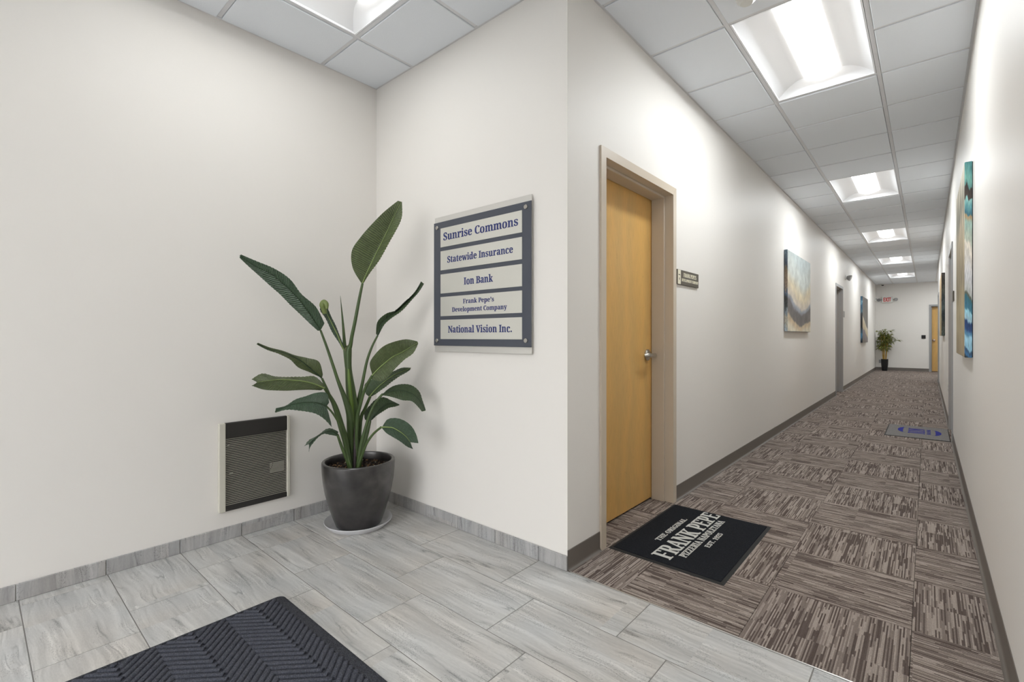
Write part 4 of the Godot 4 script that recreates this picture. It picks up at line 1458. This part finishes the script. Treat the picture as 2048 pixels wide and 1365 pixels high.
# paint laid in drifts: STOPS are [height from the top, colour], torn by noise
func painting(w: int, h: int, seed_: int, stops: Array, tear: float, stretch: Vector2, streak: float, lean := 0.0, sag := 0.0) -> ImageTexture:
	var d := PackedByteArray()
	d.resize(w * h * 3)
	var n := noise(seed_, 0.012, 5)
	var m := noise(seed_ + 1, 0.05, 4)
	for y in h:
		for x in w:
			var t := y / float(h) + tear * n.get_noise_2d(x * stretch.x * 256.0 / w, y * stretch.y * 256.0 / h) + lean * x / w + sag * (absf(x / float(w) - 0.56) - 0.25)
			var c: Color = stops[-1][1]
			for k in stops.size() - 1:
				if t < stops[k + 1][0]:
					var f := clampf((t - stops[k][0]) / maxf(stops[k + 1][0] - stops[k][0], 1e-4), 0.0, 1.0)
					c = (stops[k][1] as Color).lerp(stops[k + 1][1], smoothstep(0.0, 1.0, f))
					break
			var g := 1.0 + streak * m.get_noise_2d(x * stretch.x * 256.0 / w, y * stretch.y * 256.0 / h)
			var i := (y * w + x) * 3
			d[i] = byte(255 * c.r * g)
			d[i + 1] = byte(255 * c.g * g)
			d[i + 2] = byte(255 * c.b * g)
	return picture(w, h, d)


func build_pictures() -> void:
	M.weave = noise_texture(77, 0.3, 128, 2)
	var sky := Color(0.70, 0.74, 0.74)
	var sand := Color(0.82, 0.77, 0.66)
	var dusk := Color(0.40, 0.385, 0.385)
	var cream := Color(0.86, 0.83, 0.75)
	var steel := Color(0.36, 0.43, 0.52)
	var teal := Color(0.28, 0.50, 0.50)
	var deep := Color(0.13, 0.24, 0.42)
	var foam := Color(0.62, 0.76, 0.82)
	var umber := Color(0.20, 0.17, 0.15)
	# pale canvas on the left wall
	var art := painting(320, 256, 201, [[0.0, sky], [0.30, Color(0.76, 0.78, 0.76)], [0.48, sand], [0.60, Color(0.80, 0.76, 0.70)], [0.66, Color(0.56, 0.58, 0.62)], [0.72, dusk], [0.86, Color(0.44, 0.42, 0.41)], [0.90, Color(0.78, 0.70, 0.58)], [1.0, cream]], 0.10, Vector2(0.5, 0.45), 0.14, 0.0, 0.26)
	var edge := painting(32, 256, 202, [[0.0, Color(0.42, 0.49, 0.54)], [0.18, Color(0.30, 0.34, 0.40)], [0.22, Color(0.50, 0.44, 0.36)], [0.45, Color(0.58, 0.51, 0.45)], [0.52, steel], [0.60, Color(0.24, 0.25, 0.25)], [0.70, Color(0.34, 0.36, 0.36)], [0.74, Color(0.55, 0.60, 0.64)], [0.85, Color(0.74, 0.72, 0.66)], [1.0, Color(0.68, 0.73, 0.76)]], 0.10, Vector2(0.5, 2.0), 0.35)
	canvas("pale grey and sand abstract canvas on the left corridor wall past the brown door", Vector3(SIDE, 1.740, -7.462), PI / 2.0, 1.535, 1.020, 0.040, art, edge)
	# slate and teal canvas far along the left wall
	art = painting(256, 256, 211, [[0.0, Color(0.47, 0.46, 0.45)], [0.44, Color(0.50, 0.49, 0.47)], [0.47, Color(0.86, 0.82, 0.74)], [0.66, Color(0.80, 0.75, 0.62)], [0.70, Color(0.54, 0.51, 0.53)], [1.0, Color(0.45, 0.42, 0.40)]], 0.08, Vector2(0.4, 0.35), 0.10, -0.22)
	edge = painting(32, 256, 212, [[0.0, Color(0.22, 0.36, 0.46)], [0.08, Color(0.30, 0.45, 0.54)], [0.14, Color(0.50, 0.68, 0.76)], [0.22, Color(0.25, 0.38, 0.48)], [0.33, Color(0.36, 0.50, 0.56)], [0.40, Color(0.24, 0.25, 0.27)], [0.62, Color(0.16, 0.17, 0.17)], [0.84, Color(0.30, 0.50, 0.62)], [1.0, Color(0.10, 0.13, 0.17)]], 0.08, Vector2(0.5, 2.0), 0.3)
	canvas("slate grey canvas with a cream swell and teal edge far along the left wall", Vector3(SIDE, 1.620, -16.49), PI / 2.0, 1.50, 1.250, 0.045, art, edge)
	# tall teal canvas close by on the right
	art = painting(256, 256, 221, [[0.0, Color(0.80, 0.76, 0.66)], [0.20, Color(0.52, 0.50, 0.42)], [0.30, Color(0.76, 0.69, 0.56)], [0.55, Color(0.58, 0.52, 0.40)], [0.75, Color(0.70, 0.64, 0.50)], [1.0, Color(0.62, 0.55, 0.43)]], 0.14, Vector2(2.2, 0.4), 0.30)
	edge = painting(96, 1024, 222, [[0.0, teal], [0.08, Color(0.44, 0.66, 0.62)], [0.105, Color(0.34, 0.52, 0.50)], [0.12, umber], [0.17, Color(0.26, 0.22, 0.20)], [0.18, Color(0.55, 0.74, 0.72)], [0.22, Color(0.36, 0.58, 0.60)], [0.25, Color(0.24, 0.44, 0.50)], [0.262, Color(0.68, 0.58, 0.44)], [0.29, Color(0.60, 0.70, 0.66)], [0.38, Color(0.70, 0.74, 0.68)], [0.41, Color(0.86, 0.83, 0.78)], [0.58, Color(0.80, 0.80, 0.81)], [0.66, Color(0.70, 0.71, 0.70)], [0.675, Color(0.36, 0.38, 0.33)], [0.69, Color(0.20, 0.42, 0.48)], [0.735, Color(0.24, 0.47, 0.56)], [0.75, Color(0.60, 0.80, 0.86)], [0.785, foam], [0.80, deep], [0.83, Color(0.16, 0.28, 0.48)], [0.86, Color(0.34, 0.54, 0.68)], [0.88, Color(0.62, 0.80, 0.88)], [0.94, Color(0.56, 0.75, 0.84)], [0.955, Color(0.20, 0.33, 0.45)], [0.985, Color(0.22, 0.44, 0.62)], [1.0, Color(0.10, 0.15, 0.18)]], 0.030, Vector2(0.45, 1.2), 0.22, -0.03)
	canvas("large canvas with a marbled teal edge and sandy face nearest on the right wall", Vector3(RIGHT, 1.6445, -4.644), -PI / 2.0, 1.102, 1.221, 0.038, art, edge)
	# smaller one beyond it
	art = painting(256, 256, 231, [[0.0, Color(0.76, 0.66, 0.50)], [0.4, Color(0.70, 0.58, 0.42)], [0.7, Color(0.60, 0.54, 0.38)], [1.0, Color(0.66, 0.58, 0.44)]], 0.12, Vector2(1.6, 0.4), 0.25)
	edge = painting(48, 512, 232, [[0.0, Color(0.33, 0.31, 0.29)], [0.10, Color(0.24, 0.22, 0.20)], [0.28, Color(0.36, 0.37, 0.33)], [0.40, Color(0.22, 0.25, 0.26)], [0.55, Color(0.34, 0.40, 0.40)], [0.66, Color(0.14, 0.19, 0.21)], [0.80, Color(0.30, 0.30, 0.27)], [1.0, Color(0.34, 0.38, 0.36)]], 0.12, Vector2(0.5, 1.6), 0.5)
	canvas("smaller dark edged tan canvas farther along the right wall beyond the grey mat", Vector3(RIGHT, 1.680, -10.93), -PI / 2.0, 1.45, 1.005, 0.042, art, edge)


# ---------------------------------------------------------------- room signs and other wall fittings

func wall_thing(called: String, label: String, category: String, at: Vector3, turn: float, group := "") -> Node3D:
	var t := thing(called, label, category, at, group)
	t.rotation.y = turn
	return t


func build_signs() -> void:
	# by the brown door
	var t := wall_thing("room_sign", "olive brown name sign with a cream strip beside the brown door", "sign", Vector3(SIDE, 1.593, -3.512), PI / 2.0, "room signs beside the corridor doors")
	put("plaque", boxes([[Vector3(-0.210, -0.053, 0.001), Vector3(0.208, 0.053, 0.012)]], 0.0012), M.olive, t)
	var strip := put("number_strip", boxes([[Vector3(-0.200, -0.051, 0.0118), Vector3(-0.148, 0.051, 0.0135)]], 0.0006), M.cream, t)
	lettering(strip, "SUITE", 0.030, 0.007, Transform3D(Basis(), Vector3(-0.174, 0.012, 0.0133)), M.olive, 0.0007)
	lettering(strip, "4", 0.014, 0.018, Transform3D(Basis(), Vector3(-0.174, -0.022, 0.0133)), M.olive, 0.0007)
	var pl: Node3D = t.get_child(0)
	lettering(pl, "FRANK PEPE'S", 0.250, 0.029, Transform3D(Basis(), Vector3(0.030, 0.006, 0.0120)), M.cream, 0.0010)
	lettering(pl, "DEVELOPMENT COMPANY", 0.325, 0.021, Transform3D(Basis(), Vector3(0.034, -0.028, 0.0120)), M.cream, 0.0010)
	# grey sign by the second left door
	t = wall_thing("room_sign", "small grey room sign beside the grey door frame on the left wall", "sign", Vector3(SIDE, 1.640, -12.31), PI / 2.0, "room signs beside the corridor doors")
	put("plaque", boxes([[Vector3(-0.105, -0.066, 0.001), Vector3(0.105, 0.066, 0.010)]], 0.001), M.aluminium, t)
	put("face", boxes([[Vector3(-0.095, -0.056, 0.0098), Vector3(0.095, 0.056, 0.0115)]], 0.0006), M.frame_grey, t)
	# seen edge on before the right-hand door
	t = wall_thing("room_sign", "thin room sign seen edge on by the right-hand grey door frame", "sign", Vector3(RIGHT, 1.590, -6.86), -PI / 2.0, "room signs beside the corridor doors")
	put("plaque", boxes([[Vector3(-0.105, -0.053, 0.001), Vector3(0.105, 0.053, 0.011)]], 0.0012), M.olive, t)
	# emergency light head over the second left door
	t = wall_thing("emergency_light", "round grey emergency light head high on the left wall above the grey door frame", "lamp head", Vector3(SIDE, 2.455, -12.62), PI / 2.0)
	var s := Shape.new()
	s.tf = Transform3D(Basis(Vector3(1, 0, 0), PI / 2.0), Vector3.ZERO)
	s.lathe([Vector2(0.0, 0.022), Vector2(0.048, 0.020), Vector2(0.055, 0.012), Vector2(0.055, 0.0)], 24)
	put("base", s.done(), M.white_plastic, t)
	s = Shape.new()
	s.tf = Transform3D(Basis(Vector3(0, 0, 1), -0.25) * Basis(Vector3(1, 0, 0), PI / 2.0 + 0.35), Vector3(0.012, -0.005, 0.05))
	s.lathe([Vector2(0.0, -0.03), Vector2(0.03, -0.03), Vector2(0.054, 0.005), Vector2(0.064, 0.045), Vector2(0.062, 0.05), Vector2(0.054, 0.046), Vector2(0.0, 0.038)], 24)
	put("reflector", s.done(), M.aluminium, t)
	# outlet low on the right wall
	t = wall_thing("wall_outlet", "white outlet plate low on the right wall beyond the grey door frame", "outlet", Vector3(RIGHT, 0.485, -8.50), -PI / 2.0)
	put("plate", boxes([[Vector3(-0.036, -0.058, 0.0005), Vector3(0.036, 0.058, 0.006)]], 0.002), M.white_plastic, t)
	put("socket", boxes([[Vector3(-0.017, 0.008, 0.005), Vector3(0.017, 0.038, 0.0072)], [Vector3(-0.017, -0.038, 0.005), Vector3(0.017, -0.008, 0.0072)]], 0.001), M.frame_grey, t)
	# ceiling smoke detector cut by the top of the picture
	t = thing("smoke_detector", "white smoke detector on the ceiling before the nearest corridor light", "detector", Vector3(-0.716, CEILING - 0.006, -2.695))
	s = Shape.new()
	s.lathe([Vector2(0, -0.042), Vector2(0.030, -0.042), Vector2(0.044, -0.030), Vector2(0.052, -0.012), Vector2(0.053, 0.0), Vector2(0, 0.0)], 32)
	put("housing", s.done(), M.white_plastic, t)


func build_corridor_end() -> void:
	var z := END
	var t := thing("exit_sign", "white exit sign with red letters and two lamp heads on the end wall", "sign", Vector3(-1.030, 2.430, z))
	put("housing", boxes([[Vector3(-0.148, -0.105, 0.001), Vector3(0.148, 0.105, 0.050)]], 0.006), M.white_plastic, t)
	var hs := t.get_child(0)
	serif.font_names = PackedStringArray(["Droid Sans"])
	lettering(hs, "EXIT", 0.200, 0.135, Transform3D(Basis(), Vector3(0.0, -0.067, 0.0495)), M.red, 0.003)
	for sg in [-1.0, 1.0]:
		var s := Shape.new()
		s.tube([Vector3(sg * 0.146, 0, 0.028), Vector3(sg * 0.178, 0.0, 0.028)], [0.011, 0.011], 10)
		s.tf = Transform3D(Basis(Vector3(0, 1, 0), sg * 0.5) * Basis(Vector3(1, 0, 0), PI / 2.0 + 0.25), Vector3(sg * 0.222, 0.0, 0.028))
		s.lathe([Vector2(0, -0.028), Vector2(0.026, -0.028), Vector2(0.046, 0.0), Vector2(0.054, 0.034), Vector2(0.046, 0.034), Vector2(0, 0.026)], 20)
		put("lamp_head", s.done(), M.frame_grey, t)
	# alarm strobe in the corner
	t = thing("alarm_strobe", "small white alarm strobe on the left wall in the corner by the exit sign", "alarm", Vector3(SIDE, 2.43, z + 0.42))
	t.rotation.y = PI / 2.0
	put("plate", boxes([[Vector3(-0.055, -0.075, 0.001), Vector3(0.055, 0.075, 0.030)]], 0.004), M.white_plastic, t)
	put("strobe_lens", boxes([[Vector3(-0.035, -0.005, 0.029), Vector3(0.035, 0.035, 0.058)]], 0.006), M.aluminium, t)
	# dome camera on the ceiling
	t = thing("dome_camera", "small white dome with a black eye on the ceiling by the end wall", "camera", Vector3(-1.145, CEILING - 0.006, z + 0.22))
	var s := Shape.new()
	s.lathe([Vector2(0.040, -0.036), Vector2(0.052, -0.034), Vector2(0.060, -0.020), Vector2(0.062, 0.0), Vector2(0, 0.0)], 28)
	put("collar", s.done(), M.white_plastic, t)
	s = Shape.new()
	s.lathe([Vector2(0, -0.072), Vector2(0.018, -0.068), Vector2(0.032, -0.056), Vector2(0.040, -0.036), Vector2(0, -0.030)], 24)
	put("eye", s.done(), M.black_plastic, t)
	# card reader beside the end door
	t = thing("card_reader", "small black square reader on the end wall beside the wooden door", "reader", Vector3(-0.088, 1.150, z))
	put("body", boxes([[Vector3(-0.052, -0.058, 0.001), Vector3(0.052, 0.058, 0.026)]], 0.005), M.black_plastic, t)
	put("button", boxes([[Vector3(-0.012, -0.036, 0.0255), Vector3(0.012, -0.016, 0.029)]], 0.002), M.dark_metal, t)
	# outlet half hidden by the bamboo
	t = thing("wall_outlet", "grey outlet low on the end wall behind the bamboo's black pot", "outlet", Vector3(-1.225, 0.30, z))
	put("plate", boxes([[Vector3(-0.036, -0.058, 0.0005), Vector3(0.036, 0.058, 0.006)]], 0.002), M.frame_grey, t)
	bamboo()


func bamboo() -> void:
	var t := thing("bamboo_plant", "leafy artificial bamboo with yellow canes in a tall black pot at the corridor end", "plant", Vector3(-1.085, 0.0005, END + 0.36))
	var s := Shape.new()
	s.lathe([Vector2(0, 0.0), Vector2(0.068, 0.0), Vector2(0.074, 0.006), Vector2(0.094, 0.22), Vector2(0.100, 0.385), Vector2(0.100, 0.395), Vector2(0.094, 0.396), Vector2(0.092, 0.375), Vector2(0, 0.372)], 36)
	put("pot", s.done(), M.black_plastic, t)
	s = Shape.new()
	s.lathe([Vector2(0.0, 0.390), Vector2(0.088, 0.384), Vector2(0.092, 0.374)], 24)
	put("moss", s.done(), M.perlite, t)
	var tips := []
	for k in 5:
		var a := TAU * k / 5.0 + 0.4
		var base := Vector3(cos(a) * 0.040, 0.36, sin(a) * 0.04)
		var tip := Vector3(cos(a) * 0.10, 1.22 + 0.06 * (k % 3), sin(a) * 0.08)
		var pts := []
		var rs := []
		for i in 25:
			pts.append(base.lerp(tip, i / 24.0))
			rs.append((0.0125 if i % 4 != 0 else 0.0150) * (1.0 - 0.45 * i / 24.0))
		var c := Shape.new()
		c.tube(pts, rs, 10)
		put("cane", c.done(), M.cane, t)
		tips.append([base, tip])
	var f := Shape.new()
	f.flat()
	var twig := Shape.new()
	for k in 170:
		var line: Array = tips[k % 5]
		var along := rng.randf_range(0.38, 1.04)
		var p: Vector3 = (line[0] as Vector3).lerp(line[1], along)
		var an := rng.randf() * TAU
		var reach := rng.randf_range(0.06, 0.20) * (1.15 - 0.5 * absf(along - 0.65))
		if k % 34 == 0:
			an = 0.1
			reach = 0.34
			p.y = 1.05
		var tip := p + Vector3(cos(an) * reach, rng.randf_range(-0.03, 0.10), sin(an) * reach * 0.8)
		tip.z = maxf(tip.z, -0.27)
		tip.x = maxf(tip.x, -0.20)
		twig.tube([p, p.lerp(tip, 0.5) + Vector3(0, 0.015, 0), tip], [0.002, 0.0016, 0.001], 5)
		for q in 6:
			var from := p.lerp(tip, rng.randf_range(0.35, 1.0))
			var dir := Vector3(cos(an + rng.randf_range(-1.3, 1.3)), rng.randf_range(-0.7, 0.35), sin(an + rng.randf_range(-1.3, 1.3))).normalized()
			var long := rng.randf_range(0.07, 0.13)
			var sidev := dir.cross(Vector3.UP).normalized().rotated(dir, rng.randf_range(-0.9, 0.9)) * long * 0.13
			var tone := rng.randf_range(0.35, 1.25)
			f.st.set_color(Color(tone * rng.randf_range(0.85, 1.25), tone, tone * 0.9))
			var mid := from + dir * long * 0.4
			var end := from + dir * long + Vector3(0, -0.018, 0)
			end.x = maxf(end.x, -0.245)
			end.z = maxf(end.z, -0.345)
			mid.x = maxf(mid.x, -0.245)
			f.tri(from, mid + sidev, end, Vector3.UP)
			f.tri(from, end, mid - sidev + Vector3(0, 0.002, 0), Vector3.UP)
	var o := put("foliage", f.done(), M.bamboo, t)
	o.set_meta("kind", "stuff")
	o = put("twigs", twig.done(), M.bamboo, t)
	o.set_meta("kind", "stuff")
